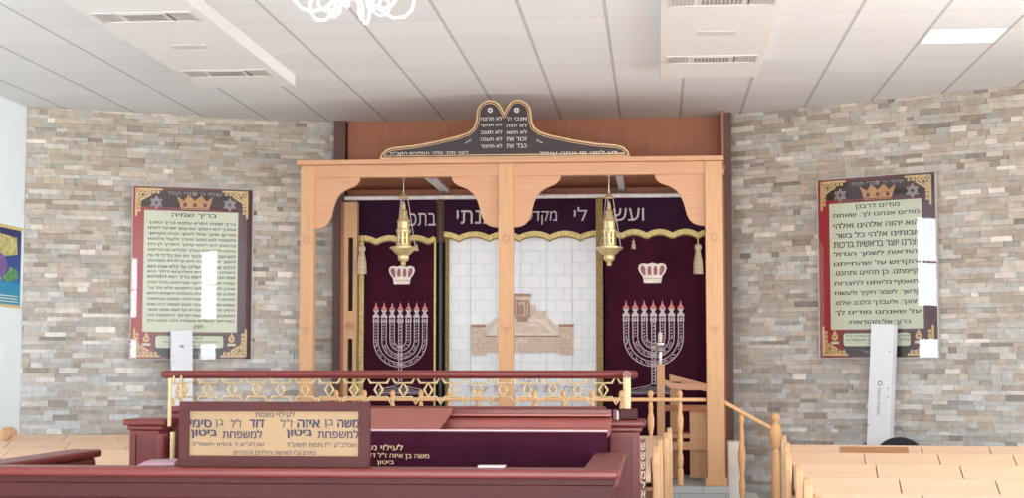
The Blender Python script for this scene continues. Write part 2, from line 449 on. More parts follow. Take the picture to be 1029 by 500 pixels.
# ------------------------------------------------------------------ duct boxes on the ceiling
def duct(X0, X1, Y0, Y1, label, vents, plates):
    t = thing('ceiling_duct', ((X0+X1)/2, Y1, 4.06), label, 'air duct')
    put('casing', MB().box(X0, X1, Y0, Y1, 4.055, ZC-.001), M['white_box'], t, bevel=.006)
    xc = (X0+X1)/2
    for yv in vents:
        hw, hd = .36, .155
        v = MB(); z0, z1 = 4.046, 4.054
        v.box(xc-hw, xc+hw, yv-hd, yv-hd+.018, z0, z1).box(xc-hw, xc+hw, yv+hd-.018, yv+hd, z0, z1)
        v.box(xc-hw, xc-hw+.016, yv-hd+.018, yv+hd-.018, z0, z1).box(xc+hw-.016, xc+hw, yv-hd+.018, yv+hd-.018, z0, z1)
        put('vent_frame', v, M['vent_light'], t)
        for sx in (-1, 1):
            lv = MB()
            for k in range(6):
                x = xc+sx*(.20+.026*k); e = hd-.045-.005*(5-k)+.02
                lv.box(x-.010, x+.010, yv-e, yv+e, 4.050, 4.0545)
            put('louvre', lv, M['vent'], t)
        g = MB().box(xc-.165, xc+.165, yv-.1, yv+.1, 4.048, 4.054)
        g = put('grille', g, M['vent_light'], t)
        s = MB()
        for r_ in range(4):
            for c_ in range(10):
                s.box(xc-.14+c_*.028, xc-.14+c_*.028+.019, yv-.078+r_*.042, yv-.078+r_*.042+.024, 4.0465, 4.0478)
        put('grille_slots', s, M['vent_dark'], g)
        put('slit', MB().box(xc+.172, xc+.182, yv-.11, yv+.11, 4.0465, 4.054), M['vent_dark'], t)
    for yp in plates:
        put('access_plate', MB().box(xc-.14, xc+.14, yp-.07, yp+.07, 4.050, 4.0545), M['vent_light'], t)
    return t
duct(-3.95, -3.115, 3.0, 13.68, 'long white duct box on the ceiling at the left with square vents underneath', (13.0, 10.85, 8.7), (11.9, 9.8))
duct(.055, .875, 3.0, 13.58, 'long white duct box on the ceiling right of the ark with square vents underneath', (12.75, 10.7, 8.6), (11.75, 9.65))
pa = spotz(934, 37, ZC); gx = -.34+.605*4
lp = tag(put('light_panel', MB().box(2.10, 2.66, 12.29, 12.76, ZC-.012, ZC-.001), M['panel_light'], loc=(2.38, 12.5, ZC)), 'flat bright rectangular lamp panel set in the tiled ceiling at the right', 'ceiling light')

# ------------------------------------------------------------------ chandelier (only its lowest scrolls reach the picture)
ch = thing('chandelier', (-1.52, 8.0, 3.43), 'white scrolled metal chandelier hanging from the ceiling above the reading platform', 'chandelier')
cx, cy = -1.52, 8.0
put('stem', MB().tube([(cx, cy, 3.50), (cx, cy, ZC-.03)], .012).lathe([(.06, ZC-.04-3.5), (.06, ZC-.002-3.5)], (cx, cy, 3.5)), M['white_iron'], ch, smooth=True)
put('hub', MB().lathe([(.01, 0), (.04, .02), (.055, .06), (.03, .1), (.045, .14), (.02, .2)], (cx, cy, 3.47)), M['white_iron'], ch, smooth=True)
for k in range(6):
    a = 2*PI*k/6+.45; ca, sa = math.cos(a), math.sin(a)
    prof = [(.04, 3.52), (.09, 3.47), (.15, 3.425), (.21, 3.40), (.27, 3.41), (.31, 3.45), (.32, 3.50), (.30, 3.55)]
    put('arm', MB().tube([(cx+r*ca, cy+r*sa, z) for r, z in prof], .009), M['white_iron'], ch, smooth=True)
    put('curl', MB().tube([(cx+(.14+.05*math.cos(t/9*2*PI*1.2))*ca, cy+(.14+.05*math.cos(t/9*2*PI*1.2))*sa, 3.455+.05*math.sin(t/9*2*PI*1.2+PI)) for t in range(10)], .007), M['white_iron'], ch, smooth=True)
    put('candle_cup', MB().lathe([(.01, 0), (.035, .01), (.04, .03), (.02, .035), (.016, .11)], (cx+.3*ca, cy+.3*sa, 3.55)), M['white_iron'], ch, smooth=True)

# ------------------------------------------------------------------ raised platform, panelling and ark surround
PZ = .54
struct('floor_platform', MB().box(-3.30, .66, 14.70, 16.45, 0, PZ), M['grey_tile'])
steps = thing('stair', (.9, 14.9, 0), 'pale stone steps leading down beside the right ark post', 'stairs')
put('side_wall', MB().box(.665, .79, 14.98, 15.25, 0, .93), M['marble'], steps, bevel=.006)
for k in range(3):
    put('step', MB().box(.80+k*.16, .80+(k+1)*.16, 15.0, 15.9, 0, .40-.13*k), M['marble'], steps)

pan = thing('wall_panelling', (-1.2, YB, PZ), 'reddish brown wood panelling on the wall above and behind the ark canopy', 'wood panelling')
xs = [-3.17+(.68+3.17)*i/4 for i in range(5)]
for i in range(4):
    put('panel', MB().box(xs[i]+.0005, xs[i+1]-.0005, YB-.05, YB-.005, 2.9, ZC-.002), M['brown_wood'], pan)
put('backing', MB().box(-3.17, .68, YB-.03, YB-.006, PZ+.002, 2.895), M['dark_in'], pan)

sur = thing('ark_surround', (-1.3, 16.25, PZ), 'light wooden surround with dark slotted posts framing the ark curtains on the wall', 'ark frame')
def inner_post(x0, x1):
    mb = MB(); y0, y1 = 16.02, 16.12; w = x1-x0; a, b = x0+w*.33, x1-w*.3
    zs = [(PZ+.01, .92), (1.38, 1.42+.02), (1.82, 1.90), (2.92, 3.28)]
    mb.box(x0, a, y0, y1, PZ+.002, 3.28).box(b, x1, y0, y1, PZ+.002, 3.28)
    for z0, z1 in ((PZ+.002, .95), (1.90, 2.18), (2.92, 3.28)): mb.box(a, b, y0, y1, z0, z1)
    p = put('post', mb, M['ark_wood'], sur)
    put('slot', MB().box(a, b, y0+.06, y1-.005, .95, 1.90).box(a, b, y0+.06, y1-.005, 2.18, 2.92), M['dark_in'], p)
    put('roundel', MB().lathe([(.045, 0), (.045, .014), (.03, .02)], ((x0+x1)/2, y0-.021, 2.03), ax='y'), M['inlay'], p, smooth=True)
xa = spot(345.5, 300, 16.02).x; xb = spot(358.5, 300, 16.02).x
inner_post(xa, xb); inner_post(.535, .668)
put('side_board', MB().box(-3.16, xa-.002, 16.04, 16.38, PZ+.002, 3.28), M['brown_wood'], sur)
a_ = XR_TOP = .668; b_ = spot(729, 300, 15.98).x
put('outer_board', MB().box(a_, b_, 15.98, 16.01, PZ+.002, 3.49).box(a_, b_, 15.98, 16.01, 3.55, ZC-.003), M['brown_wood'], sur)

# ------------------------------------------------------------------ ark canopy (front frame)
YF = 14.8
can = thing('ark_canopy', (-1.35, YF, PZ), 'pale wooden canopy on three square posts with lobed arches before the ark', 'ark canopy')
XP = [(spot(300.5, 330, YF).x, spot(314.5, 330, YF).x), (spot(500.5, 330, YF).x, spot(516, 330, YF).x), (spot(709.5, 330, YF).x, spot(727.5, 330, YF).x)]
ZB0, ZB1, ZT = 3.385, 3.50, 3.545
for i, (x0, x1) in enumerate(XP):
    p = put('post', MB().box(x0, x1, YF, YF+.13, PZ+.001, ZB1), M['ark_wood'], can, bevel=.004)
    put('post_foot', MB().box(x0-.02, x1+.02, YF-.02, YF+.15, PZ+.001, PZ+.07), M['ark_wood'], p, bevel=.004)
    xm = (x0+x1)/2
    il = MB(); t1, t2 = star_pts(xm, 2.80, .045)
    for t_ in (t1, t2): il.strip(t_, .006, YF-.0015, closed=True)
    put('star_inlay', il, M['inlay'], p); il = MB()
    zc = 1.99
    for r in (.018, .032, .046): il.strip(arc(xm, zc, r, PI, 2*PI, 10), .005, YF-.0015)
    il.strip([(xm, zc), (xm, zc-.09)], .006, YF-.0015)
    put('menorah_inlay', il, M['inlay'], p)
# rear posts against the surround are part of the surround; beams
put('front_beam', MB().box(XP[0][0]+.001, XP[2][1]-.001, YF+.01, YF+.12, ZB0, ZB1-.001), M['ark_wood_h'], can)
put('top_board', MB().box(XP[0][0]-.03, XP[2][1]+.01, YF-.05, 16.38, ZB1+.001, ZT), M['ark_wood_h'], can, bevel=.006)
put('soffit', MB().box(XP[0][0]+.01, .66, YF+.13, 16.38, 3.44, 3.475), M['brown_wood'], can)
for px in (440, 622):
    x = spot(px-(12 if px < 500 else 3), 178, YF+.3).x
    put('rafter', MB().box(x, x+.06, YF+.13, 16.36, 3.39, 3.438), M['grey_rail'], can)
put('side_beam', MB().box(XP[0][0]+.01, XP[0][1]-.01, YF+.131, 16.3, 3.39, 3.438), M['ark_wood_h'], can)
put('side_beam', MB().box(.53, .65, YF+.131, 16.3, 3.39, 3.438), M['ark_wood_h'], can)
def bracket(xpost, sgn, w=.43):
    s = w/.43
    prof = [(0, 3.388), (.43, 3.388), (.425, 3.355), (.405, 3.325), (.37, 3.300), (.33, 3.285), (.285, 3.265), (.245, 3.235), (.21, 3.19),
            (.185, 3.13), (.17, 3.07), (.155, 3.01), (.13, 2.96), (.10, 2.93), (.055, 2.912), (0, 2.905)]
    poly = [(xpost+sgn*u*s, z) for u, z in prof]
    if sgn < 0: poly = poly[::-1]
    o = put('arch_bracket', MB().prism(poly, YF+.03, YF+.075), M['ark_wood_h'], can)
bracket(XP[0][1], 1); bracket(XP[1][0], -1, .44); bracket(XP[1][1], 1, .44); bracket(XP[2][0], -1, .46)

# ------------------------------------------------------------------ commandments plaque on the canopy
def pl(px, py): 
    q = spot(370+px/3.675, 90+py/3.675, YF-.0); return (q.x, q.z)
half = [(43,258),(50,238),(66,222),(92,213),(170,205),(250,190),(330,171),(368,158),(388,142),(397,120),(400,92),(403,72),(413,55),(430,43),(450,38),(470,42),(488,56),(502,85)]
cxp = 502
c0 = pl(502, 258); base_z = ZT+.002
pts = [(pl(x, y)[0], pl(x, y)[1]) for x, y in half]
xc = pts[-1][0]; dz = base_z-pts[0][1]
left = [(x, z+dz) for x, z in pts]
outline = left+[(2*xc-x, z) for x, z in left[:-1][::-1]]
def inset(poly, d):
    m = len(poly); out = []
    for i in range(m):
        a, b, c = Vector(poly[i-1]), Vector(poly[i]), Vector(poly[(i+1) % m])
        e1 = (b-a).normalized(); e2 = (c-b).normalized(); n = Vector((e1.y, -e1.x))+Vector((e2.y, -e2.x))
        n.normalize(); k = 1/max(.6, n.dot(Vector((e1.y, -e1.x))))
        out.append((b.x+n.x*d*k, b.y+n.y*d*k))
    return out
plq = thing('commandments_plaque', (xc, YF, ZT), 'dark tablet-shaped plaque with commandments lettering on top of the ark canopy', 'plaque')
put('border', MB().prism(outline, YF-.02, YF+.02), M['plaque_gold'], plq)
inn = inset(outline, .017); put('field', MB().prism(inn, YF-.026, YF-.0205), M['plaque_dark'], plq)
put('gold_line', MB().strip(inset(outline, .03), .006, YF-.028, closed=True), M['plaque_gold'], plq)
tx = MB()
def ptxt(s, x0, x1, y0, y1, w=.01):
    a = pl(x0, y1); b = pl(x1, y0); tx.text(s, a[0], b[0], a[1]+dz, b[1]+dz, YF-.029, w)
Rt = ["אנכי ה'", 'לא יהיה', 'לא תשא', 'זכור את', 'כבד את']; Lt = ['לא תרצח', 'לא תנאף', 'לא תגנב', 'לא תענה', 'לא תחמד']
for i in range(5):
    y0 = 99+25.5*i; ptxt(Rt[i], 511, 588, y0, y0+15); ptxt(Lt[i], 416, 495, y0, y0+15)
ptxt('לפני מלך מלכי המלכים הקב"ה', 84, 370, 227, 245); ptxt('דע לפני מי אתה עומד', 634, 920, 225, 243)
put('lettering', tx, M['plaque_text'], plq)
for px in (451, 551):
    orn = MB(); c = pl(px, 76); orn.strip(arc(c[0], c[1]+dz, .017, 0, 2*PI, 12), .016, YF-.029); put('rosette', orn, M['silver_thread'], plq)
for px, sg in ((372, 1), (632, -1)):
    orn = MB(); c = pl(px, 190)
    for k in range(3): orn.strip([(c[0]-sg*.035+sg*k*.012, c[1]+dz-.022+.006*k), (c[0]+sg*.02, c[1]+dz+.014-.006*k)], .009, YF-.029)
    put('pointing_hand', orn, M['silver_thread'], plq)

# ------------------------------------------------------------------ curtains
YC = 16.22
def S(px, py, Y=YC): q = spot(px, py, Y); return (q.x, q.z)
def cloth(x0, x1, z0, z1, y, waves=5, amp=.012, nz=1):
    mb = MB(); n = max(12, int(waves*8)); vs = []; fs = []
    for j in range(nz+1):
        for i in range(n+1):
            u = i/n; x = x0+(x1-x0)*u
            vs.append((x, y+amp*(1+math.cos(2*PI*waves*u))/2, z0+(z1-z0)*j/nz))
    for j in range(nz):
        for i in range(n): a = j*(n+1)+i; fs.append((a, a+1, a+n+2, a+n+1))
    return mb.add(vs, fs)
def curtain(x0, x1, mat, label, trim):
    t = thing('ark_curtain', ((x0+x1)/2, YC, PZ), label, 'curtain')
    put('cloth', cloth(x0, x1, PZ+.03, 3.28, YC, 4, .008), mat, t, solid=.004)
    for a, b in ((x0, x0+trim[0]), (x1-trim[1], x1)):
        if b-a > .003: put('gold_edging', MB().box(a, b, YC-.012, YC-.004, PZ+.03, 2.93), M[trim[2]], t)
    return t
xL0, xL1 = S(361, 300)[0], S(438, 300)[0]; xC0, xC1 = S(447.5, 300)[0], S(606, 300)[0]; xR0, xR1 = S(608, 300)[0], .50
cl = curtain(xL0, xL1, M['velvet'], 'purple velvet ark curtain embroidered with crown and menorah, the left one of two', (.05, .02, 'gold_fringe'))
cc = curtain(xC0, xC1, M['quilt'], 'white block-patterned ark curtain with an embroidered beige temple in the middle', (.04, .05, 'olive'))
cr = curtain(xR0, xR1, M['velvet'], 'purple velvet ark curtain embroidered with crown and menorah, right of the white one', (0, 0, 'gold_fringe'))
YE = YC-.016
def crown(par, px, py, k=1):   # px,py the crown's centre in the picture
    cx, cz = S(px, py); s = .0100*k
    P = lambda u, v: (cx+u*s, cz+v*s)
    o = MB()
    o.flat([P(*a) for a in ((-8.5,-10),(-7,-10.5),(7,-10.5),(8.5,-10),(9.5,-4),(12.5,0),(14,4),(13.2,7.2),(11,8.8),(8,9),(5,8.2),(2.5,9),(0,9.6),(-2.5,9),(-5,8.2),(-8,9),(-11,8.8),(-13.2,7.2),(-14,4),(-12.5,0),(-9.5,-4))], YE)
    e = put('crown_embroidery', o, M['cream_thread'], par)
    f = MB()
    for a in (-1, 1):
        f.flat([P(a*x_, y_) for x_, y_ in ((8.6,-3),(11.3,1),(12,4.5),(10.6,6.8),(8.6,6.6),(7,4),(6.6,-2.6))][::a], YE-.002)
        f.flat([P(a*x_, y_) for x_, y_ in ((4.6,-2.4),(5,3),(4,6),(2.2,6.6),(1.2,4),(1,-2.2))][::a], YE-.002)
    f.strip([P(-8.6, -6.2), P(8.6, -6.2)], .005*k, YE-.002)
    put('pink_fill', f, M['pink_thread'], e)
crown(cl, 404, 275.5, .96); crown(cr, 655.5, 273.5, 1.02)
def menorah(par, px, k):
    cx = S(px, 330)[0]; Z = lambda py: S(px, py)[1]
    p = .0905*k; zc = Z(338 if k > .95 else 341.5); top = Z(317.5 if k > .95 else 319)
    ln = MB(); w = .0105*k
    for i in (1, 2, 3):
        for off in (-.024*k, .024*k):
            r = p*i+off
            ln.strip([(cx-r, top)]+arc(cx, zc, r, PI, 2*PI, 24)+[(cx+r, top)], w, YE)
        rnd = random.Random(i)
        for q in range(9*i+6):        # broken pattern inside the arm band
            f = q/(9*i+6); a = PI+PI*f
            if rnd.random() < .8:
                r0 = p*i+rnd.uniform(-.014, .002)*k; r1 = p*i+rnd.uniform(.002, .014)*k; a2 = a+.05+rnd.random()*.08
                ln.strip([(cx+r0*math.cos(a), zc+r0*math.sin(a)), (cx+r1*math.cos(a2), zc+r1*math.sin(a2))], .009*k, YE)
        for sx in (-1, 1):
            z = zc
            while z < top-.02:
                ln.strip([(cx+sx*p*i-.012*k, z), (cx+sx*p*i+.01*k, z+.014)], .008*k, YE); z += .03
    zb = Z(386)
    for off in (-.018*k, .018*k): ln.strip([(cx+off, top), (cx+off, zb)], w, YE)
    z = zb
    while z < top: ln.strip([(cx-.012*k, z), (cx+.012*k, z+.016)], .009*k, YE); z += .034
    for z in (Z(366), Z(356), Z(348)): ln.flat([(cx-.03*k, z-.015), (cx+.03*k, z-.015), (cx+.03*k, z+.015), (cx-.03*k, z+.015)], YE-.001)
    e = put('menorah_embroidery', ln, M['dim_thread'], par)
    cu = MB(); fl = MB()
    for i in range(-3, 4):
        x = cx+p*i; h = k
        cu.flat([(x-.036*h, top), (x+.036*h, top), (x+.036*h, top+.02), (x+.012*h, top+.045), (x+.034*h, top+.08), (x-.034*h, top+.08), (x-.012*h, top+.045), (x-.036*h, top+.02)], YE-.001)
        for q in (-1, 0, 1):
            cu.box(x+q*.025*h-.009*h, x+q*.025*h+.009*h, YE-.003, YE-.001, top-.05, top-.015)
        fl.flat([(x-.035*h, top+.085), (x+.035*h, top+.085), (x+.02*h, top+.105), (x+.012*h, top+.115), (x, top+.165), (x-.012*h, top+.115), (x-.02*h, top+.105)], YE-.001)
    put('cups', cu, M['silver_thread'], e); put('flames', fl, M['flame'], e)
    b = MB(); zb0 = Z(396.5)
    b.flat([(cx-.24*k, zb0), (cx+.24*k, zb0), (cx+.25*k, zb0+.035), (cx-.25*k, zb0+.035)], YE)
    b.flat([(cx-.18*k, zb0+.045), (cx+.18*k, zb0+.045), (cx+.06*k, zb0+.08), (cx-.06*k, zb0+.08)], YE)
    b.strip([(cx-.25*k, zb0+.04), (cx+.25*k, zb0+.04)], .012, YE-.001)
    put('base_embroidery', b, M['dark_thread'], e)
    s2 = MB()
    s2.strip([(cx-.24*k, zb0+.052), (cx-.07*k, zb0+.085), (cx, zb0+.11), (cx+.07*k, zb0+.085), (cx+.24*k, zb0+.052)], .007, YE-.002)
    s2.strip([(cx-.25*k, zb0+.02), (cx+.25*k, zb0+.02)], .006, YE-.002)
    put('base_outline', s2, M['dim_thread'], e)
menorah(cl, 402.5, .92); menorah(cr, 656.5, 1.0)

# temple embroidery on the white curtain; q() maps zoomed drawing coordinates to cloth coordinates
def q(x, y): return S(470+x/5.558, 280+y/5.558)
tp = MB(); td = MB(); tl = MB()
Pq = lambda *pp: [q(*a) for a in pp][::-1]
for f in (lambda x: x, ):
    tp.flat(Pq((98, 325), (515, 325), (515, 412), (98, 412)), YE)                 # front wall
    tp.flat(Pq((20, 262), (98, 262), (105, 428), (25, 428)), YE-.001); tp.flat(Pq((510, 258), (592, 258), (592, 425), (515, 425)), YE-.001)
    tl.flat(Pq((180, 215), (340, 215), (440, 230), (500, 312), (110, 312)), YE+.002)  # courtyard
    tp.flat(Pq((160, 300), (180, 230), (400, 240), (470, 300)), YE+.001)
    tp.flat(Pq((95, 280), (180, 205), (185, 225), (110, 300)), YE-.0004); tp.flat(Pq((415, 200), (442, 205), (508, 278), (500, 305), (430, 235)), YE-.0006)
    tp.flat(Pq((352, 150), (360, 145), (380, 145), (386, 182), (352, 200)), YE-.0012)
    tp.flat(Pq((386, 178), (440, 176), (442, 232), (352, 215), (352, 200)), YE-.0014)
    tl.flat(Pq((356, 205), (380, 205), (395, 215), (360, 215)), YE-.003); tl.flat(Pq((340, 250), (395, 250), (405, 262), (345, 262)), YE-.0005); td.flat(Pq((262, 100), (268, 100), (268, 128), (262, 128)), YE-.003)
    td.flat(Pq((255, 82), (357, 82), (357, 98), (255, 98)), YE-.002)
    tp.flat(Pq((262, 98), (350, 98), (350, 205), (262, 205)), YE-.001)
    td.flat(Pq((270, 118), (342, 118), (342, 128), (270, 128)), YE-.003)
    for x in (264, 278, 325, 340): td.flat(Pq((x, 128), (x+9, 128), (x+9, 205), (x, 205)), YE-.003)
    td.flat(Pq((288, 165), (290, 148), (303, 138), (316, 148), (318, 165), (318, 200), (288, 200)), YE-.003)
    td.flat(Pq((270, 205), (345, 205), (335, 240), (280, 240)), YE-.002)
    td.flat(Pq((16, 254), (104, 254), (98, 270), (24, 270)), YE-.003); td.flat(Pq((506, 252), (596, 252), (590, 268), (514, 268)), YE-.003)
    for x in (38, 62, 530, 556): tl.flat(Pq((x, 308), (x+14, 308), (x+14, 322), (x, 322)), YE-.003)
    td.flat(Pq((98, 316), (515, 316), (515, 325), (98, 325)), YE-.002)
    tl.strip([q(278, 412), q(278, 355), q(300, 340), q(330, 345), q(335, 352)], .014, YE-.003)
    for y in range(338, 410, 11): td.strip([q(100, y), q(513, y)], .003, YE-.002)
    for y in range(282, 420, 11): td.strip([q(24, y), q(100, y)], .003, YE-.003); td.strip([q(513, y), q(590, y)], .003, YE-.003)
sm = MB()
for k in range(1, 6): xx = xC0+(xC1-xC0)*k/6.2; sm.box(xx-.002, xx+.002, YC-.006, YC-.003, PZ+.05, 3.2)
put('seams', sm, M['seam'], cc)
te = put('temple_embroidery', tp, M['temple'], cc); put('temple_shading', td, M['temple_d'], te); put('temple_highlights', tl, M['temple_l'], te)
def ctxt(s, x0, x1, y0, y1, w=.012):
    a = S(x0, y1, YE); b = S(x1, y0, YE); put('dedication_lettering', MB().text(s, a[0], b[0], a[1], b[1], YE-.002, w), M['dim_thread'], cc)
ctxt('נדבת', 521, 543, 379, 383.5); ctxt('ש.ספיר ב', 518, 541, 386.5, 394); ctxt('המושב', 545, 562, 386.5, 394); ctxt('וזולי', 567, 582.5, 386.5, 394); ctxt('תפארות', 496, 516, 387, 393.5); ctxt('ישראל', 471, 490, 387, 393.5)

# valances
def valance(x0, x1, zt, zb, n, label, texts, ph=0):
    Yv = YC-.05
    t = thing('valance', ((x0+x1)/2, Yv, zb), label, 'valance')
    N = n*10; pts = []
    for i in range(N+1):
        u = i/N; pts.append((x0+(x1-x0)*u, zb+.045*abs(math.sin(PI*(u*n+ph)))**.8))
    mb = MB(); vs = []; fs = []
    for i, (x, z) in enumerate(pts):
        y = Yv+.006*math.cos(i*.6); vs += [(x, y, z), (x, y, zt)]
    for i in range(N): fs.append((2*i, 2*i+2, 2*i+3, 2*i+1))
    mb.add(vs, fs); put('cloth', mb, M['velvet_dark'], t, solid=.004)
    fb = MB(); fb.strip([(x, z-.015) for x, z in pts], .05, Yv-.012); put('gold_fringe', fb, M['gold_fringe'], t)
    fb = MB(); fb.strip([(x, z-.048) for x, z in pts], .016, Yv-.010); put('fringe_ends', fb, M['olive'], t)
    for s, p0, p1, y0, y1 in texts:
        tm = MB(); a = S(p0, y1, Yv); b = S(p1, y0, Yv); tm.text(s, a[0], b[0], a[1]+.01, b[1], Yv-.016, 0)
        put('lettering', tm, M['silver_thread'], t)
    return t
zv = S(400, 239)[1]-.0; zt_ = S(500, 198)[1]
valance(S(359, 240, YC-.05)[0], S(437, 240, YC-.05)[0], 3.315, S(400, 242)[1], 3, 'dark velvet valance with gold scalloped fringe above the left purple curtain', [('בתכם', 402, 438, 214, 228)], .25)
valance(S(446, 240, YC-.05)[0], S(599, 240, YC-.05)[0], 3.315, S(520, 238)[1], 5, 'wide dark velvet valance with gold scalloped fringe above the white curtain', [('ושכנתי', 459, 515, 211, 226), ('מקדש', 527, 560, 212, 227), ('לי', 577, 590, 208, 223)], .5)
valance(S(605, 240, YC-.05)[0], .50, 3.315, S(650, 236)[1], 4, 'dark velvet valance with gold scalloped fringe above the right purple curtain', [('ועשו', 612, 647, 209, 223)], .25)
tag(put('curtain_rail', MB().tube([(spot(347, 199, 16.08).x, 16.08, 3.325), (.52, 16.08, 3.325)], .022), M['grey_rail'], smooth=True, loc=(-1.3, 16.08, 3.325)), 'straight grey metal rail above the three ark valances', 'curtain rail')
def tassel(px, y0, y1, s, label):
    a = S(px, y0, 15.94); b = S(px, y1, 15.94); h = a[1]-b[1]; t = thing('tassel', (a[0], 15.94, b[1]), label, 'tassel', group=None)
    put('head', MB().lathe([(.01*s, h*.78), (.028*s, h*.74), (.034*s, h*.66), (.02*s, h*.58)], (a[0], 15.94, b[1])), M['tassel'], t, smooth=True)
    put('skirt', MB().lathe([(.022*s, h*.58), (.04*s, h*.3), (.044*s, 0), (.01, 0)], (a[0], 15.94, b[1])), M['tassel'], t, smooth=True)
    put('cord', MB().tube([(a[0], 15.94, b[1]+h*.76), (a[0], 15.94, a[1])], .005*s), M['gold_fringe'], t)
tassel(364, 238, 275, 1.15, 'beige tassel hanging at the left end of the valances'); tassel(701, 236, 275, 1.15, 'beige tassel hanging beside the right ark post')
tassel(418.5, 244, 252, .5, 'tiny tassel on the valance right of the left hanging lamp'); tassel(636.5, 239, 250, .5, 'tiny tassel on the valance below the letters of the right curtain')
a = spot(442.5, 300, 16.02).x
tag(put('curtain_pole', MB().box(a-.013, a+.013, 16.0, 16.04, PZ+.001, 3.30), M['black_metal'], bevel=.004, loc=(a, 16.02, PZ)), 'narrow black upright between the left purple curtain and the white curtain', 'pole')
a = spot(602.5, 300, 16.02).x
tag(put('curtain_pole', MB().box(a-.033, a+.033, 16.0, 16.04, PZ+.001, 3.30), M['olive'], bevel=.004, loc=(a, 16.02, PZ)), 'olive brown upright at the right edge of the white curtain', 'pole')

# hanging lamps
def lamp(px, label):
    Y = 15.25; x = spot(px, 220, Y).x; Z = lambda py: spot(px, py, Y).z
    t = thing('hanging_lamp', (x, Y, Z(267)), label, 'hanging lamp', group='twin brass lamps hanging before the curtains')
    t['label'] = label
    zb = Z(267); k = (Z(200)-Z(267))/67    # metres per picture pixel
    H = lambda py: (267-py)*k
    put('bowl', MB().lathe([(.001, H(267.5)), (.02, H(266.5)), (.026, H(265)), (.02, H(263.5)), (.05, H(261)), (.056, H(258)), (.05, H(256.5)), (.075, H(255)), (.10, H(252)), (.13, H(249.5)), (.132, H(248.3)), (.12, H(248)), (.05, H(250))], (x, Y, zb), 20), M['brass'], t, smooth=True)
    put('tower', MB().lathe([(.075, H(249)), (.075, H(247)), (.066, H(246)), (.066, H(234)), (.072, H(233)), (.072, H(231)), (.06, H(230)), (.058, H(223)), (.066, H(222)), (.05, H(220)), (.032, H(214)), (.04, H(213)), (.02, H(210)), (.016, H(205)), (.006, H(202))], (x, Y, zb), 8), M['brass'], t, smooth=False)
    sc = MB()
    for i in range(8):
        a = 2*PI*i/8+PI/8
        for zz in (236, 242): sc.box(-.008, .008, -.066, -.0605, H(zz+3), H(zz-2))
        sc_v = sc.v[-16:]
        for v in sc_v:
            xx, yy = v.x, v.y; v.x = x+xx*math.cos(a)-yy*math.sin(a); v.y = Y+xx*math.sin(a)+yy*math.cos(a); v.z += zb
    put('windows', sc, M['olive'], t)
    put('smoke_cap', MB().lathe([(.001, H(194)), (.03, H(196)), (.05, H(198.5)), (.045, H(199.5)), (.01, H(199))], (x, Y, zb)), M['brass_pale'], t, smooth=True)
    for i in range(3):
        a = 2*PI*i/3+.3
        put('chain', MB().tube([(x+.115*math.cos(a), Y+.115*math.sin(a), zb+H(248.5)), (x+.04*math.cos(a), Y+.04*math.sin(a), zb+H(199.3))], .004, 6), M['dim_thread'], t)
    put('hook', MB().tube([(x, Y, zb+H(194)), (x, Y, 3.43)], .006, 6).lathe([(.02, 3.415-zb), (.03, 3.43-zb), (.03, 3.4395-zb)], (x, Y, zb)), M['silver'], t)
    return t
lamp(405.5, 'brass lamp in tower shape hanging before the left purple curtain'); lamp(612, 'brass lamp in tower shape hanging at the right edge of the white curtain')

# ------------------------------------------------------------------ beech balustrade of the ark platform
bal = thing('platform_balustrade', (-1.35, 14.87, PZ), 'light beech balustrade with turned balusters between the ark canopy posts', 'balustrade')
Yb = YF+.065; zr = spot(680, 401.5, Yb).z
put('handrail', MB().box(XP[0][1]+.002, XP[1][0]-.002, Yb-.035, Yb+.035, zr-.017, zr+.017).box(XP[1][1]+.002, XP[2][0]-.002, Yb-.035, Yb+.035, zr-.017, zr+.017), M['rail_wood'], bal, bevel=.008)
def baluster_prof(h, s=1):
    return [(.028*s, 0), (.028*s, .16*h), (.018*s, .18*h), (.026*s, .22*h), (.030*s, .28*h), (.018*s, .36*h), (.026*s, .42*h), (.026*s, .48*h), (.015*s, .52*h), (.030*s, .62*h), (.032*s, .70*h), (.018*s, .78*h), (.024*s, .82*h), (.018*s, .86*h), (.014*s, .91*h), (.024*s, .94*h), (.026*s, .965*h), (.018*s, .99*h), (.004*s, h)]
k0 = int((spot(683, 400, Yb).x-XP[0][1])/.2655)
xs_ = []
i = 0
x = spot(683, 400, Yb).x
while x > XP[0][1]+.08:
    if not (XP[1][0]-.06 < x < XP[1][1]+.06): xs_.append(x)
    x -= .2655
for x in xs_: put('baluster', MB().lathe(baluster_prof(zr+.085-PZ-.001), (x, Yb, PZ+.001), 12), M['rail_wood'], bal, smooth=True)
# stair rail to the right
sr = thing('stair_rail', (.9, 14.87, 0), 'sloping beech stair handrail running down from the right ark post to a ball-topped newel', 'handrail')
p0 = spot(728, 404, Yb); p1 = spot(775, 430, Yb)
put('handrail', MB().hexa([(p0.x, Yb-.03, p0.z-.02), (p1.x, Yb-.03, p1.z-.02), (p1.x, Yb+.03, p1.z-.02), (p0.x, Yb+.03, p0.z-.02)], [(p0.x, Yb-.03, p0.z+.02), (p1.x, Yb-.03, p1.z+.02), (p1.x, Yb+.03, p1.z+.02), (p0.x, Yb+.03, p0.z+.02)]), M['rail_wood'], sr, bevel=.006)
nx = spot(779, 430, Yb).x; nz = spot(779, 414.5, Yb).z
put('newel', MB().lathe([(.04, 0), (.04, nz-.36), (.028, nz-.33), (.045, nz-.29), (.056, nz-.22), (.058, nz-.16), (.046, nz-.12), (.022, nz-.095), (.022, nz-.085), (.042, nz-.06), (.046, nz-.04), (.034, nz-.012), (.005, nz)], (nx, Yb-.005, .001), 16), M['rail_wood'], sr, smooth=True)
bx = spot(745.5, 430, Yb).x; bz = spot(745, 415, Yb).z
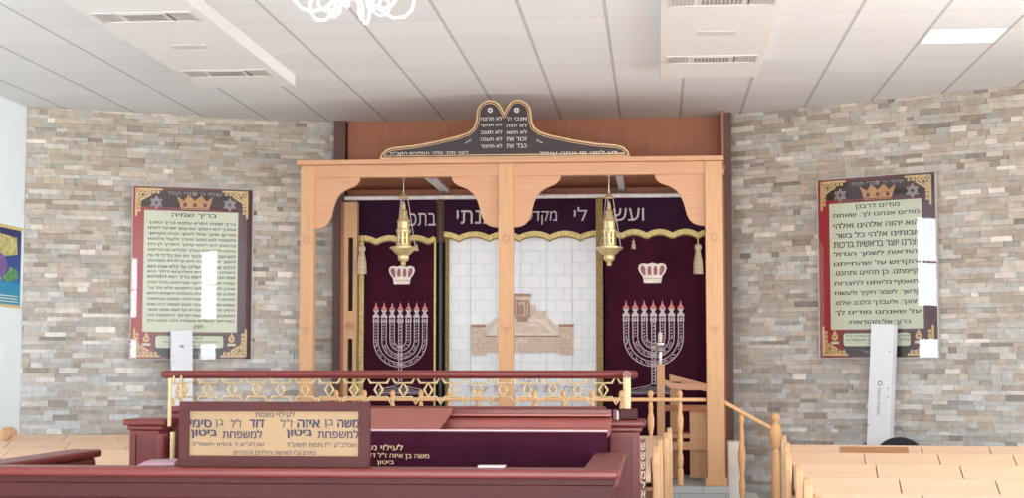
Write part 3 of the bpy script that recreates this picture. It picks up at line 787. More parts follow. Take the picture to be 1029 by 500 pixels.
put('baluster', MB().lathe(baluster_prof(bz-.002, 1.1), (bx, Yb-.0, .001), 12), M['rail_wood'], sr, smooth=True)

# ------------------------------------------------------------------ big wooden chair and candle behind the balustrade
YH = 15.35
chx0 = spot(660, 400, YH).x; chx1 = .535
chair = thing('wooden_armchair', ((chx0+chx1)/2, YH, PZ), 'high-backed light wooden armchair behind the balustrade beside the right ark post', 'chair')
zt1 = spot(664, 366, YH).z
put('post', MB().box(chx0, chx0+.075, YH, YH+.07, PZ+.001, zt1), M['ark_wood'], chair, bevel=.006)
put('post', MB().box(chx1-.02, chx1+.05, YH, YH+.07, PZ+.001, zt1-.1), M['ark_wood'], chair, bevel=.006)
def zz(py): return spot(680, py, YH).z
top = [(chx0+.076, zz(381)), (chx0+.15, zz(384.5)), (chx0+.28, zz(386)), (chx1-.021, zz(386))]
put('crest_rail', MB().prism(top[::-1]+[(x, z-.055) for x, z in top], YH+.01, YH+.05), M['ark_wood_h'], chair)
put('cross_rail', MB().box(chx0+.076, chx1-.021, YH+.01, YH+.05, zz(413), zz(407)), M['brown_wood'], chair)
put('cross_rail', MB().box(chx0+.076, chx1-.021, YH+.01, YH+.05, zz(452), zz(444)), M['ark_wood_h'], chair)
put('back_board', MB().box(spot(693, 430, YH).x, chx1-.022, YH+.055, YH+.09, zz(480), zz(413)), M['ark_wood'], chair)
pr = [(spot(673, 376, YH).x, zz(376)), (chx1+.1, zz(390)), (chx1+.1, zz(398)), (spot(673, 376, YH).x, zz(384))]
put('arm_rest', MB().prism(pr, YH+.42, YH+.47), M['ark_wood_h'], chair)
put('arm_post', MB().box(spot(673, 376, YH+.42).x, spot(684, 376, YH+.42).x, YH+.42, YH+.47, PZ+.001, zz(384)), M['ark_wood'], chair)
put('seat', MB().box(chx0+.01, chx1+.02, YH+.071, YH+.53, PZ+.40, PZ+.44), M['ark_wood_h'], chair, bevel=.006)
cs = thing('candle_lamp', (chx0+.035, YH+.035, zt1), 'slim silver candle lamp standing on top of the tall chair post', 'candle lamp')
h = spot(662, 333, YH).z-zt1
put('silver_stem', MB().lathe([(.03, 0), (.018, .03), (.018, h*.38), (.045, h*.42), (.05, h*.5), (.03, h*.55), (.052, h*.6), (.05, h*.66), (.025, h*.7)], (chx0+.035, YH+.035, zt1+.0005), 14), M['silver'], cs, smooth=True)
put('candle', MB().lathe([(.02, h*.7), (.022, h*.9), (.012, h)], (chx0+.035, YH+.035, zt1), 12), M['crystal'], cs, smooth=True)

# ------------------------------------------------------------------ the two framed prayers
def picture(corners, p, ang, label, title, lines, rows, fs, ded):
    n = Vector((math.sin(ang), -math.cos(ang), 0)); pp = Vector(p)+n*.03
    W = [spotw(cx_, cy_, pp, n) for cx_, cy_ in corners]      # TL TR BR BL
    d = Vector((math.cos(ang), math.sin(ang), 0))
    u0 = ((W[0]+W[3])/2-pp).dot(d); u1 = ((W[1]+W[2])/2-pp).dot(d); z0 = (W[2].z+W[3].z)/2; z1 = (W[0].z+W[1].z)/2
    w, h = u1-u0, z1-z0
    loc = pp+d*((u0+u1)/2); loc.z = z0
    t = thing('framed_prayer', loc, label, 'framed print', rz=ang)
    X = lambda f: (f-.5)*w; Z = lambda f: (1-f)*h
    P = lambda name, mb, mat, par=t: put(name, mb, mat, par, world=False)
    P('backing_board', MB().box(-w/2, w/2, 0, .027, 0, h), M['print_border'])
    P('top_band', MB().box(X(.06), X(.98), -.0015, -.0005, Z(.115), Z(.012)), M['black_panel']); P('bottom_band', MB().box(X(.2), X(.98), -.0015, -.0005, Z(.99), Z(.945)), M['black_panel'])
    sh = P('cream_sheet', MB().box(X(.09), X(.885), -.003, -.002, Z(.845), Z(.135)), M['cream_sheet'])
    tm = MB()
    if title: tm.text(title, X(.32), X(.70), Z(.178), Z(.148), -.0045, .012)
    y = rows[0]
    for i, s in enumerate(lines):
        if s is None: continue
        f0, f1 = s[1], s[2]; tm.text(s[0], X(f0), X(f1), Z(rows[0]+rows[1]*i+fs), Z(rows[0]+rows[1]*i), -.0045, .022)
    P('prayer_text', tm, M['green_ink'], sh)
    def rr(x0, x1, z0_, z1_, r):
        return arc(x1-r, z1_-r, r, 0, PI/2, 4)+arc(x0+r, z1_-r, r, PI/2, PI, 4)+arc(x0+r, z0_+r, r, PI, 1.5*PI, 4)+arc(x1-r, z0_+r, r, 1.5*PI, 2*PI, 4)
    c = P('dedication_card', MB().prism(rr(X(.19), X(.78), Z(.945), Z(.86), .03)[::-1], -.004, -.002), M['black_panel'])
    P('card_face', MB().prism(rr(X(.20), X(.77), Z(.938), Z(.866), .025)[::-1], -.006, -.0042), M['cream_sheet'], c)
    dm = MB()
    for s, a, b, ya, yb in ded: dm.text(s, X(a), X(b), Z(yb), Z(ya), -.007, .01)
    P('card_text', dm, M['ink'], c)
    cr_ = MB()
    cr_.flat([(X(.40), Z(.125)), (X(.63), Z(.125)), (X(.67), Z(.045)), (X(.61), Z(.075)), (X(.57), Z(.04)), (X(.515), Z(.072)), (X(.46), Z(.04)), (X(.42), Z(.075)), (X(.36), Z(.045))], -.005)
    cr_.strip(arc(X(.515), Z(.035), .012, 0, 2*PI, 8), .008, -.005)
    cc_ = P('crown', cr_, M['gold_print'])
    gm = MB()
    for f_ in (.43, .515, .60): gm.flat([(X(f_)-.02, Z(.108)), (X(f_)+.02, Z(.108)), (X(f_)+.014, Z(.092)), (X(f_), Z(.082)), (X(f_)-.014, Z(.092))], -.0056)
    gm.strip([(X(.40), Z(.119)), (X(.63), Z(.119))], .008, -.0056)
    P('crown_gems', gm, M['leather'], cc_)
    st = MB()
    for f in (.19, .81):
        for tt in star_pts(X(f), Z(.09), .062): st.strip(tt, .012, -.005, closed=True)
        st.strip(arc(X(f), Z(.09), .02, 0, 2*PI, 8), .008, -.005)
    P('stars', st, M['silver_print'])
    hd = MB().text("שויתי ה' לנגדי תמיד", X(.28), X(.74), Z(.042), Z(.018), -.005, .005); hd.text("ברכת ה' היא תעשיר", X(.36), X(.66), Z(.978), Z(.957), -.005, .005)
    P('heading_text', hd, M['silver_print'])
    cor = MB(); rnd = random.Random(4)
    for sx, sz in ((0, 0), (1, 0), (0, 1), (1, 1)):
        fx = lambda u: X(u if sx == 0 else .985-u); fz = lambda v: Z(.012+v if sz == 0 else .985-v)
        ax = .24; az = .16
        cor.strip([(fx(.02), fz(.0)), (fx(ax), fz(.0))], .02, -.0055); cor.strip([(fx(.025), fz(.0)), (fx(.025), fz(az))], .022, -.0055); cor.strip([(fx(.03), fz(.08)), (fx(.07), fz(.06)), (fx(.15), fz(.028))], .02, -.0056)
        for kx in range(5):
            r = .018-.002*kx; cor.strip(arc(fx(.06+.036*kx), fz(.016), r, 0, 2*PI, 8), .014, -.0056); cor.strip(arc(fx(.05), fz(.03+.024*kx), r, 0, 2*PI, 8), .014, -.0056)
        cor.strip([(fx(.04), fz(.055)), (fx(.085), fz(.04)), (fx(.13), fz(.02))], .013, -.0056)
    P('corner_ornaments', cor, M['gold_print2'])
    cd = MB()
    for f in (.125, .84):
        cd.strip(arc(X(f), Z(.885), .022, 0, 2*PI, 10), .024, -.0055); cd.flat([(X(f)-.022, Z(.87)), (X(f)+.022, Z(.87)), (X(f), Z(.845))], -.0055)
    P('candle_motifs', cd, M['gold_print2'])
    lb = MB()
    for f in (.125, .84): lb.box(X(f)-.04, X(f)+.04, -.006, -.005, Z(.925), Z(.91))
    P('white_labels', lb, M['cream_sheet'])
    P('glass', MB().box(-w/2-.004, w/2+.004, -.020, -.015, -.004, h+.004), M['glass'])
    e = MB()
    for x0_, x1_, a_, b_ in ((-w/2-.012, w/2+.012, -.014, -.005), (-w/2-.012, w/2+.012, h+.005, h+.014)): e.box(x0_, x1_, -.022, .026, a_, b_)
    for x0_, x1_ in ((-w/2-.014, -w/2-.005), (w/2+.005, w/2+.014)): e.box(x0_, x1_, -.022, .026, -.005, h+.005)
    P('frame', e, M['vent'])
    return t
brich = """בריך שמיה דמרא עלמא בריך כתרך
ואתרך יהא רעותך עם עמך ישראל לעלם
ופורקן ימינך אחזי לעמך בבית מקדשך
ולאמטויי לנא מטוב נהורך ולקבל צלותנא
ברחמין יהא רעוא קדמך דתוריך לן חיין
בטיבו ולהוי אנא עבדך פקידא בגו צדיקיא
למרחם עלי ולמנטר יתי וית כל די לי ודי
לעמך ישראל אנת הוא זן לכלא ומפרנס
לכלא אנת הוא שליט על כלא אנת הוא
דשליט על מלכיא ומלכותא דילך היא
אנא עבדא דקודשא בריך הוא דסגידנא
קמיה ומן קמי דיקר אורייתיה בכל עידן
ועידן לא על אנש רחיצנא ולא על בר
אלהין סמיכנא אלא באלהא דשמיא דהוא
אלהא דקשוט ואורייתיה קשוט ונביאוהי
קשוט ומסגי למעבד טבון וקשוט ביה אנא
רחיץ ולשמיה יקירא קדישא אנא אמר
תושבחן יהא רעוא קדמך דתפתח לבי
באורייתך ותשלים משאלין דלבי ולבא דכל""".split('\n')
L1 = [(s, .125, .865) for s in brich]+[('ולשלם', .52, .60)]
picture([(135, 187), (253, 192), (251, 359), (131, 361)], LW0, ANG_L, 'maroon bordered prayer print under glass with densely lettered cream sheet on the left stone wall',
        'בריך שמיה', L1, (.196, .0318), .0225, [('לעילוי נשמת', .42, .6, .872, .886), ('הורים יקרים ז"ל ת.נ.צ.ב.ה', .27, .72, .895, .91), ('נתרם ע"י המשפחה', .34, .64, .918, .932)])
mod = ['מודים אנחנו לך. שאתה', 'הוא יהוה אלהינו ואלהי', 'אבותינו אלהי כל בשר.', 'יוצרנו יוצר בראשית ברכות', 'והודאות לשמך הגדול', 'והקדוש על שהחייתנו', 'וקיימתנו. כן תחיינו ותחננו.',
       'ותאסף גליותנו לחצרות', 'קדשך. לשמר חקיך ולעשות', 'רצונך. ולעבדך בלבב שלם.', 'על שאנחנו מודים לך', 'ברוך אל ההודאות:']
L2 = [(s, .125, .865) for s in mod[:-1]]+[(mod[-1], .24, .78)]
picture([(823.5, 181), (940, 174.5), (943, 359), (824.5, 358)], RW0, ANG_R, 'maroon bordered prayer print under glass with large black lettering on the right stone wall',
        'מודים דרבנן', L2, (.19, .0545), .033, [('לע"נ דוד בן אהרון עליה ז"ל', .22, .76, .875, .889), ('נלב"ע י"ב שבט תשס"ט', .22, .76, .896, .908), ('ת.נ.צ.ב.ה', .42, .58, .916, .928)])

# ------------------------------------------------------------------ poster on the white side wall
po = thing('poster', (-6.13, 14.55, 0), 'blue framed poster with a yellow and green map on the white wall at the left', 'poster')
pt = spotw(27, 231, (-6.12, 0, 0), Vector((1, 0, 0))); pb = spotw(27, 309.5, (-6.12, 0, 0), Vector((1, 0, 0)))
y1 = 15.08; z1 = pt.z; z0 = pb.z; y0 = 13.95
po.location = (-6.128, (y0+y1)/2, z0)
put('sheet', MB().box(-6.128, -6.118, y0, y1, z0, z1), M['poster'], po)
fm = MB(); t = .025
fm.box(-6.129, -6.110, y0-.01, y1+.01, z1-t, z1+.005); put('gold_edge', fm, M['gold_fringe'], po); put('gold_edge', MB().box(-6.129, -6.110, y0-.01, y1+.01, z0-.005, z0+t*.8), M['gold_fringe'], po)
M['m_y'] = plain('map_yellow', (196, 186, 120), .5, noise=.2, scale=20); M['m_p'] = plain('map_purple', (120, 88, 160), .5, noise=.2, scale=20); M['m_g'] = plain('map_green', (92, 150, 100), .5, noise=.25, scale=20)
H = z1-z0
def mp(poly, mat, name):
    put(name, MB().prism([(14.25+a*.9, z0+b*H) for a, b in poly], -6.1175, -6.1155, 'x'), M[mat], po)
mp([(.15, .95-.05), (.8, .87), (.82, .66), (.5, .62), (.25, .68)], 'm_y', 'map_area'); mp([(.25, .67), (.5, .61), (.6, .45), (.42, .36), (.2, .42), (.15, .55)], 'm_p', 'map_area')
mp([(.62, .50), (.85, .45), (.85, .36), (.6, .30), (.4, .34), (.45, .36)], 'm_g', 'map_area'); mp([(.15, .40), (.4, .35), (.36, .28), (.18, .29)], 'm_y', 'map_area')
ln = MB()
for k in range(3): ln.box(-6.1175, -6.1160, y0+.1, y1-.06, z0+.06*H+k*.035*H, z0+.06*H+k*.035*H+.008)
put('caption_lines', ln, M['cream_sheet'], po)

# ------------------------------------------------------------------ tall white cartons leaning on the stone walls
def carton(px0, px1, pyt, n, pwall, ang, lean_px, label, marks, dist=.22, zbase=.0):
    nn = Vector((math.sin(ang), -math.cos(ang), 0)); pp = Vector(pwall)+nn*dist
    a = spotw(px0, pyt, pp, nn); b = spotw(px1, pyt, pp, nn); w = (b-a).length; h = a.z-zbase
    m = (a+b)/2
    t = thing('carton', (m.x, m.y, zbase), label, 'carton', rz=ang)
    t.rotation_euler = (math.radians(-2.5), math.radians(lean_px), ang)
    t.location = (m.x-h*math.sin(math.radians(lean_px))*math.cos(ang), m.y-.03, zbase)
    put('box', MB().box(-w/2, w/2, 0, .10, 0, h), M['card_white'], t, world=False, bevel=.003)
    tm = MB()
    if marks:
        # round logo and lettering running up the carton
        tm.strip(arc(.0, h-.555, .020, 0, 2*PI, 16), .008, -.0015)
        g = MB().text('PANDA STUDIO', 0, .25, 0, .026, -.0015, .005)
        g.xf(Matrix.Rotation(PI/2, 4, 'Y')); g.v = [Vector((v.x-.02, v.y, v.z+h-.60)) for v in g.v]
        tm.add(g.v, g.f)
        for dx, dz_ in ((.08, .25), (.08, .6), (.085, .68), (-.1, .95)): put('printed_dot', MB().box(dx-.006, dx+.006, -.0015, -.0008, h-dz_-.006, h-dz_+.006), M['grey_ink'], t, world=False)
    else:
        tm.strip([(-.02, h-.165), (-.008, h-.155), (.008, h-.17), (.02, h-.16)], .01, -.0015); tm.strip([(-.02, h-.15), (.02, h-.15)], .007, -.0015)
        for dz_ in (.25, .31): put('printed_dot', MB().box(-.085, -.078, -.0015, -.0008, h-dz_-.006, h-dz_+.006), M['grey_ink'], t, world=False)
    put('printing', tm, M['grey_ink'], t, world=False)
    return t
carton(870.5, 893, 325, None, RW0, ANG_R, 2.2, 'tall white carton with small grey printing leaning before the right prayer print', True)
carton(174.5, 196, 331, None, LW0, ANG_L, -1.0, 'tall white carton leaning before the left prayer print', False)
# black chair beside the right carton
bc = thing('office_chair', (2.12, 14.55, 0), 'black chair with rounded backrest behind the pews by the right carton', 'chair', rz=-.25)
bw = .205; zt = .985
prof = [(-bw, zt-.45), (bw, zt-.45)]+[(bw, zt-.16)]+arc(0, zt-.16, bw, 0, PI, 14, .16)[1:-1]+[(-bw, zt-.16)]
put('backrest', MB().prism(prof, .2, .26), M['black_cloth'], bc, world=False, bevel=.015)
put('seat', MB().box(-.22, .22, -.24, .2, .42, .49), M['black_cloth'], bc, world=False, bevel=.02)
put('back_bracket', MB().box(-.03, .03, .262, .28, .40, .65).box(-.03, .03, -.02, .28, .385, .405), M['black_metal'], bc, world=False)
put('gas_column', MB().lathe([(.03, .06), (.03, .38)], (0, 0, 0)), M['black_metal'], bc, world=False)
for k in range(5):
    a = 2*PI*k/5; l = put('leg', MB().tube([(0, 0, .09), (.26*math.cos(a), .26*math.sin(a), .06)], .018), M['black_metal'], bc, world=False)
    put('castor', MB().lathe([(.012, -.025), (.027, -.02), (.027, .02), (.012, .025)], (.26*math.cos(a), .26*math.sin(a), .029), 12, 'y'), M['black_metal'], l, world=False)

# ------------------------------------------------------------------ pews
def pew_end_prof(top=1.085):
    # seen from the side: y (towards the ark is +), z
    return [(.06, .001), (-.56, .001), (-.56, .42), (-.50, .60), (-.46, .80), (-.42, top-.10), (-.36, top-.03), (-.28, top), (-.14, top), (-.06, top-.03), (.0, top-.10), (.02, top-.22), (.06, .45)]
def pew(L, name_label, loc, rz, lids, group, left_end=True, right_end=True, zt=1.02):
    t = thing('pew', loc, name_label, 'pew', rz=rz, group=group)
    P = lambda n, mb, m, **k: put(n, mb, M[m], t, world=False, **k)
    P('back_panel', MB().box(.045, L-.045, .0, .022, .30, zt-.03), 'pew_v')
    P('seat', MB().box(.045, L-.045, .024, .42, .42, .45), 'pew')
    P('seat_front', MB().box(.045, L-.045, .38, .40, .02, .418), 'pew')
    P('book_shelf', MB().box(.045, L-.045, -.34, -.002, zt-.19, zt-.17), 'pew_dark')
    P('top_rail', MB().box(.045, L-.045, -.03, .024, zt-.028, zt), 'pew', bevel=.004)
    w = (L-.1)/lids
    for i in range(lids):
        x0 = .05+w*i+.003; x1 = .05+w*(i+1)-.003
        mb = MB().hexa([(x0, -.40, zt-.135), (x1, -.40, zt-.135), (x1, -.035, zt-.022), (x0, -.035, zt-.022)], [(x0, -.40, zt-.112), (x1, -.40, zt-.112), (x1, -.035, zt), (x0, -.035, zt)])
        P('desk_lid', mb, 'pew', bevel=.003)
    for flag, x0 in ((left_end, 0), (right_end, L-.042)):
        if flag: P('pew_end', MB().prism([(y+.14, z) for y, z in pew_end_prof(zt+.07)], x0, x0+.042, 'x'), 'pew_v', bevel=.01)
    return t
rows_r = [(.97, 12.7), (.90, 11.55), (.80, 10.2), (.755, 8.95), (.70, 7.85), (.64, 6.75)]
names_r = ['farthest pew of the right block, nearest the stone wall', 'second farthest pew of the right block', 'third farthest pew of the right block', 'pale wooden pew of the right block, third nearest the camera', 'pale wooden pew of the right block, second nearest the camera', 'pale wooden pew of the right block, nearest the camera']
rp = []
for i, (x, y) in enumerate(rows_r):
    rp.append(pew(3.6, names_r[i], (x, y, 0), math.radians(-4.5), 7, 'birch pews of the right block', zt=1.01))
# the open compartment in the farthest pew of the right block
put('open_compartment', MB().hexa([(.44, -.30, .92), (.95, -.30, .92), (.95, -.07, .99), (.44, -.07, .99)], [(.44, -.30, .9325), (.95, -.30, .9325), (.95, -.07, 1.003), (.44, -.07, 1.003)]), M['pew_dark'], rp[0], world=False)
names_m = ['farthest pew between reading platform and ark', 'second farthest pew between reading platform and ark', 'second nearest pew between reading platform and ark', 'nearest pew between reading platform and ark, just behind its corner post']
for i, (x, y) in enumerate(((.135, 13.75), (.10, 12.7), (.05, 11.55), (.02, 10.5))):
    pew(2.4, names_m[i], (x-2.4, y, 0), 0, 5, 'birch pews between reading platform and ark', zt=1.03)
names_l = ['farthest pale wooden pew at the left below the stone wall', 'second farthest pew at the left behind the red side ledge', 'third farthest pew at the left behind the red side ledge']
for i, y in enumerate((13.75, 12.5, 11.3)):
    pew(2.55, names_l[i], (-5.65, y, 0), math.radians(1), 5, 'birch pews at the left', zt=1.02)

# ------------------------------------------------------------------ reader's platform (mahogany)
bm_ = thing('reading_platform', (-1.5, 7.8, 0), 'mahogany walled reading platform with moulded ledges filling the foreground', 'platform')
ZL = 1.19; YN = 6.6
XR = -.145; XLf = -2.97
def Pb(n, mb, m='mah', **k): return put(n, mb, M[m], bm_, **k)
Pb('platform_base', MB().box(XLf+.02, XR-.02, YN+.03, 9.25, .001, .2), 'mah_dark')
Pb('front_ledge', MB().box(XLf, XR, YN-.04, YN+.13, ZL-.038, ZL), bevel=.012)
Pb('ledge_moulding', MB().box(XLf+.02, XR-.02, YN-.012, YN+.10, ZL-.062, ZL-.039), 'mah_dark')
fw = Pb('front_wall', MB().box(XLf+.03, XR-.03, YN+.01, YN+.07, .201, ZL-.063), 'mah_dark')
fr = MB(); x0, x1 = XLf+.03, XR-.03
n = 4; w = (x1-x0)/n
fr.box(x0, x1, YN-.008, YN+.009, ZL-.125, ZL-.063)
for i in range(n+1): xx = x0+w*i; fr.box(max(x0, xx-.05), min(x1, xx+.05), YN-.008, YN+.009, .201, ZL-.1255)
for i in range(n): fr.box(x0+w*i+.051, x0+w*(i+1)-.051, YN-.008, YN+.009, .201, .30)
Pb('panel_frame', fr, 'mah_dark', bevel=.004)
Pb('side_ledge', MB().box(XR-.155, XR+.0, YN+.131, 7.92, ZL-.038, ZL+.0), bevel=.012)
Pb('side_ledge', MB().box(XLf, XLf+.16, YN+.131, 8.03, ZL-.038, ZL+.0), bevel=.012)
Pb('side_moulding', MB().box(XR-.135, XR-.015, YN+.11, 7.90, ZL-.10, ZL-.039), bevel=.02); Pb('side_moulding', MB().box(XLf+.02, XLf+.14, YN+.11, 8.01, ZL-.10, ZL-.039), bevel=.02)
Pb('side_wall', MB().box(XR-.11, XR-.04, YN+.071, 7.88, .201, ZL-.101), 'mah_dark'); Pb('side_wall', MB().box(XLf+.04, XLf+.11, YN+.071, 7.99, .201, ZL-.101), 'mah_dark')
# rear corner posts with caps
def corner(x0, x1, body0, body1, yc):
    Y0 = 8.72
    z = spot(628, 429, Y0).z
    Pb('post_cap', MB().box(x0, x1, Y0, Y0+.36, z, z+.035), bevel=.012)
    Pb('post_cap_moulding', MB().box(x0+.02, x1-.02, Y0+.02, Y0+.34, z-.025, z-.001), bevel=.006)
    Pb('corner_post', MB().box(body0, body1, Y0+.04, Y0+.32, .201, z-.026), 'mah_v', bevel=.006)
    fl = MB(); w = body1-body0
    for k in (0, 1): fl.box(body0+.012+k*(w-.05), body0+.038+k*(w-.05), Y0+.028, Y0+.039, .25, z-.05)
    Pb('post_fluting', fl, 'mah_v')
xq = lambda px: spot(px, 425, 8.72).x
corner(xq(607), xq(649), xq(612), xq(642), 0)
corner(xq(123), xq(166), xq(128), xq(158), 0)
zcap = spot(628, 429, 8.72).z+.035
# rear wall of the platform with its cap
zrw = spot(500, 408, 9.1).z
Pb('rear_wall', MB().box(xq(158)+.002, xq(612)-.002, 8.98, 9.06, .201, zrw-.04), 'mah')
Pb('rear_ledge', MB().box(xq(157), xq(607)-.0, 8.95, 9.10, zrw-.039, zrw), bevel=.01)
# narrow white-lettered banner hanging beside the right corner post
strip_ = thing('lettered_banner', (xq(645), 9.0, .4), 'narrow hanging banner with white lettering on the side of the right corner post', 'banner')
bx0, bx1 = spot(643.4, 460, 9.0).x, spot(648.8, 460, 9.0).x
put('cloth', MB().box(bx0, bx1, 9.0, 9.008, .42, 1.21), M['mah_v'], strip_)
z = 1.19; rnd = random.Random(2); st_ = MB()
while z > .45:
    st_.text(rnd.choice(['ש', 'ל', 'מ', 'ח', 'ב', 'א']), bx0+.003, bx1-.003, z-.042, z, 8.998, .02); z -= .052
put('lettering', st_, M['cream_thread'], strip_)

# star railing
YR = 9.02
rl = thing('star_railing', (-1.45, YR, zrw), 'red handrail over a pale brass band of six-pointed stars behind the reading table', 'railing')
zh = spot(400, 376, YR).z; xh0 = spot(166, 376, YR).x; xh1 = spot(637, 376, YR).x
put('handrail', MB().tube([(xh0-.02, YR, zh), (xh0, YR, zh), (xh1, YR, zh), (xh1+.02, YR, zh)], [.016, .0245, .0245, .016], 14), M['mah'], rl, smooth=True)
Rs = .0813; per = .1408; zs = spot(470, 392.6, YR).z
xs0 = spot(469.5-6*24.9*1.0, 392, YR).x
xc_ = spot(393.0, 392, YR).x
# star centres at the picture's rhythm
first = xc_-per*8; cnt = 0
stars = []
x = first
while x < spot(626, 392, YR).x-.01:
    if x > spot(186, 392, YR).x+.05: stars.append(x)
    x += per
for x in stars:
    s = MB()
    s.tube([(x+(Rs if k % 2 == 0 else Rs/1.732)*math.sin(PI*k/6)*.99, YR, zs+.004+(Rs if k % 2 == 0 else Rs/1.732)*math.cos(PI*k/6)*.97) for k in range(12)], .0078, 6, closed=True)
    put('star', s, M['brass_pale'], rl)
# short side return at the left
sd = MB(); Xs = spot(172, 392, 8.75).x
for yy in (8.80, 8.94):
    sd.tube([(Xs, yy+(Rs if k % 2 == 0 else Rs/1.732)*math.sin(PI*k/6)*.99, zs+(Rs if k % 2 == 0 else Rs/1.732)*math.cos(PI*k/6)) for k in range(12)], .0055, 6, closed=True)
put('side_return', sd, M['brass_pale'], rl)
for xx, yy in ((Xs, 8.73), (stars[0]-.085, 9.03)):
    put('upright', MB().tube([(xx, yy, zrw+.001 if yy > 8.95 else zcap-.04+.001), (xx, yy, zh-.02)], .011, 8), M['brass_pale'], rl, smooth=True)
# brass post with block at the right end
px_ = spot(630, 400, 8.85).x
zt_p = spot(630, 379, 8.85).z
put('end_post', MB().tube([(px_, 8.86, zcap+.06), (px_, 8.86, zh-.015)], .021, 12), M['brass_pale'], rl, smooth=True)
put('end_block', MB().box(px_-.04, px_+.055, 8.80, 8.93, zcap+.001, zcap+.059), M['mah_dark'], rl, bevel=.006)
put('end_handrail', MB().tube([(px_, 8.84, zh), (px_, 9.0, zh)], .024, 12), M['mah'], rl, smooth=True)
bk = tag(put('book', MB().box(spot(616, 415, 8.8).x, spot(619.2, 415, 8.8).x, 8.78, 8.9, zcap+.001, zcap+.055), M['leather'], bevel=.003, loc=(px_-.08, 8.84, zcap)), 'small dark red book on the right post cap, left of the brass post', 'book', 'small books on the right post cap')
bk2 = tag(put('book', MB().box(spot(619.5, 415, 8.8).x, spot(621.6, 415, 8.8).x, 8.78, 8.9, zcap+.001, zcap+.05), M['paper'], bevel=.002, loc=(px_-.05, 8.84, zcap)), 'thin pale book on the right post cap touching the dark red one', 'book', 'small books on the right post cap')

# reading table and velvet cover
YT = 7.95
tz = lambda py, Y=YT: spot(500, py, Y).z
xt0, xt1 = spot(196, 440, YT).x, spot(610.5, 440, YT).x
tb = thing('reading_table', (-1.6, 8.2, .2), 'broad mahogany reading table inside the platform, its left lid raised', 'table')
zf = tz(433.5)
put('table_top', MB().box(xt0, xt1, YT, 8.62, zf-.03, zf), M['mah_light'], tb, bevel=.004)
zb_ = spot(500, 418.0, 8.66).z
put('back_riser', MB().hexa([(xt0, 8.40, zf+.001), (xt1, 8.40, zf+.001), (xt1, 8.67, zf+.001), (xt0, 8.67, zf+.001)], [(xt0, 8.47, zb_-.05), (xt1, 8.47, zb_-.05), (xt1, 8.67, zb_-.0), (xt0, 8.67, zb_-.0)]), M['mah_light'], tb)
put('back_board', MB().box(xt0, xt1+.0, 8.68, 8.712, zf-.02, spot(500, 411, 8.71).z), M['mah'], tb, bevel=.003)
put('back_lip', MB().box(xt0, xt1, 8.62, 8.679, zb_+.001, zb_+.012), M['mah_light'], tb, bevel=.003)
# raised left lid
a0 = spot(200, 431.5, YT); a1 = spot(440, 431.5, YT); b0 = spot(215, 410, 8.62); b1 = spot(455, 410, 8.62)
th = .022
put('reading_lid', MB().hexa([(a0.x, YT+.045, zf+.002), (a1.x, YT+.045, zf+.002), (b1.x, 8.62, b1.z-th), (b0.x, 8.62, b0.z-th)], [(a0.x, YT+.045, zf+.014), (a1.x, YT+.045, zf+.014), (b1.x, 8.62, b1.z), (b0.x, 8.62, b0.z)]), M['mah_light'], tb, bevel=.002)
put('apron', MB().box(xt0+.03, xt1-.03, YT+.05, 8.6, .9, zf-.031), M['mah_dark'], tb)
for xx in (xt0+.08, xt1-.08):
    for yy in (YT+.1, 8.55): put('leg', MB().box(xx-.035, xx+.035, yy-.035, yy+.035, .201, .899), M['mah_v'], tb, bevel=.004)
vc = thing('velvet_cover', ((xt0+xt1)/2, YT, .6), 'dark purple velvet cover with gold lettering hanging down the front of the reading table', 'tablecloth')
put('cloth', cloth(xt0-.002, xt1+.0, .55, zf-.004, YT-.022, 7, .010), M['velvet'], vc, solid=.004)
put('plastic_edge', MB().box(xt0, xt1, YT-.03, YT+.04, zf+.001, zf+.009), M['paper'], vc, bevel=.003)
tm = MB()
def vt(s, x0, x1, y0, y1, w=.02, sl=0):
    a = spot(x0, y1, YT); b = spot(x1, y0, YT); tm.text(s, a.x, b.x, a.z, b.z, YT-.030, w, sl)
vt('לעילוי נשמת', 357, 406, 446, 451.8); vt('משה בן איזה ז"ל דוד ז"ל בן סימי', 333, 432, 454.3, 460.5, .02, -.006); vt('ביטון', 380, 397, 462.2, 467)
M['gold_thread'] = plain('pale_gold_thread', (226, 196, 160), .6)
put('lettering', tm, M['gold_thread'], vc)

# memorial sign standing on the front ledge
YS = YN+.02
s0 = spot(180.5, 403.5, YS); s1 = spot(371, 466, YS)
zs0 = ZL+.001; zs1 = s0.z
sg = thing('memorial_sign', ((s0.x+s1.x)/2, YS, ZL), 'mahogany framed gold memorial sign with dark lettering standing on the front ledge', 'sign')
i0 = spot(190, 413, YS); i1 = spot(360, 458.5, YS)
fr = MB(); Y1 = YS+.035
fr.box(s0.x, i0.x, YS, Y1, zs0, zs1).box(i1.x, s1.x, YS, Y1, zs0, zs1).box(i0.x, i1.x, YS, Y1, i0.z, zs1).box(i0.x, i1.x, YS, Y1, zs0, i1.z)
put('frame', fr, M['mah_dark'], sg)
put('gold_plate', MB().box(i0.x, i1.x, YS+.012, YS+.022, i1.z, i0.z), M['sign_plate'], sg)
tm = MB()
def stx(s, x0, x1, y0, y1, w):
    f = lambda X, Y: spot(150+X/4.167, 360+Y/4.167, YS+.01)
    a = f(x0, y1); b = f(x1, y0); tm.text(s, a.x, b.x, a.z, b.z, YS+.010, w)
stx('לעילוי נשמת', 443, 608, 222, 246, .0)
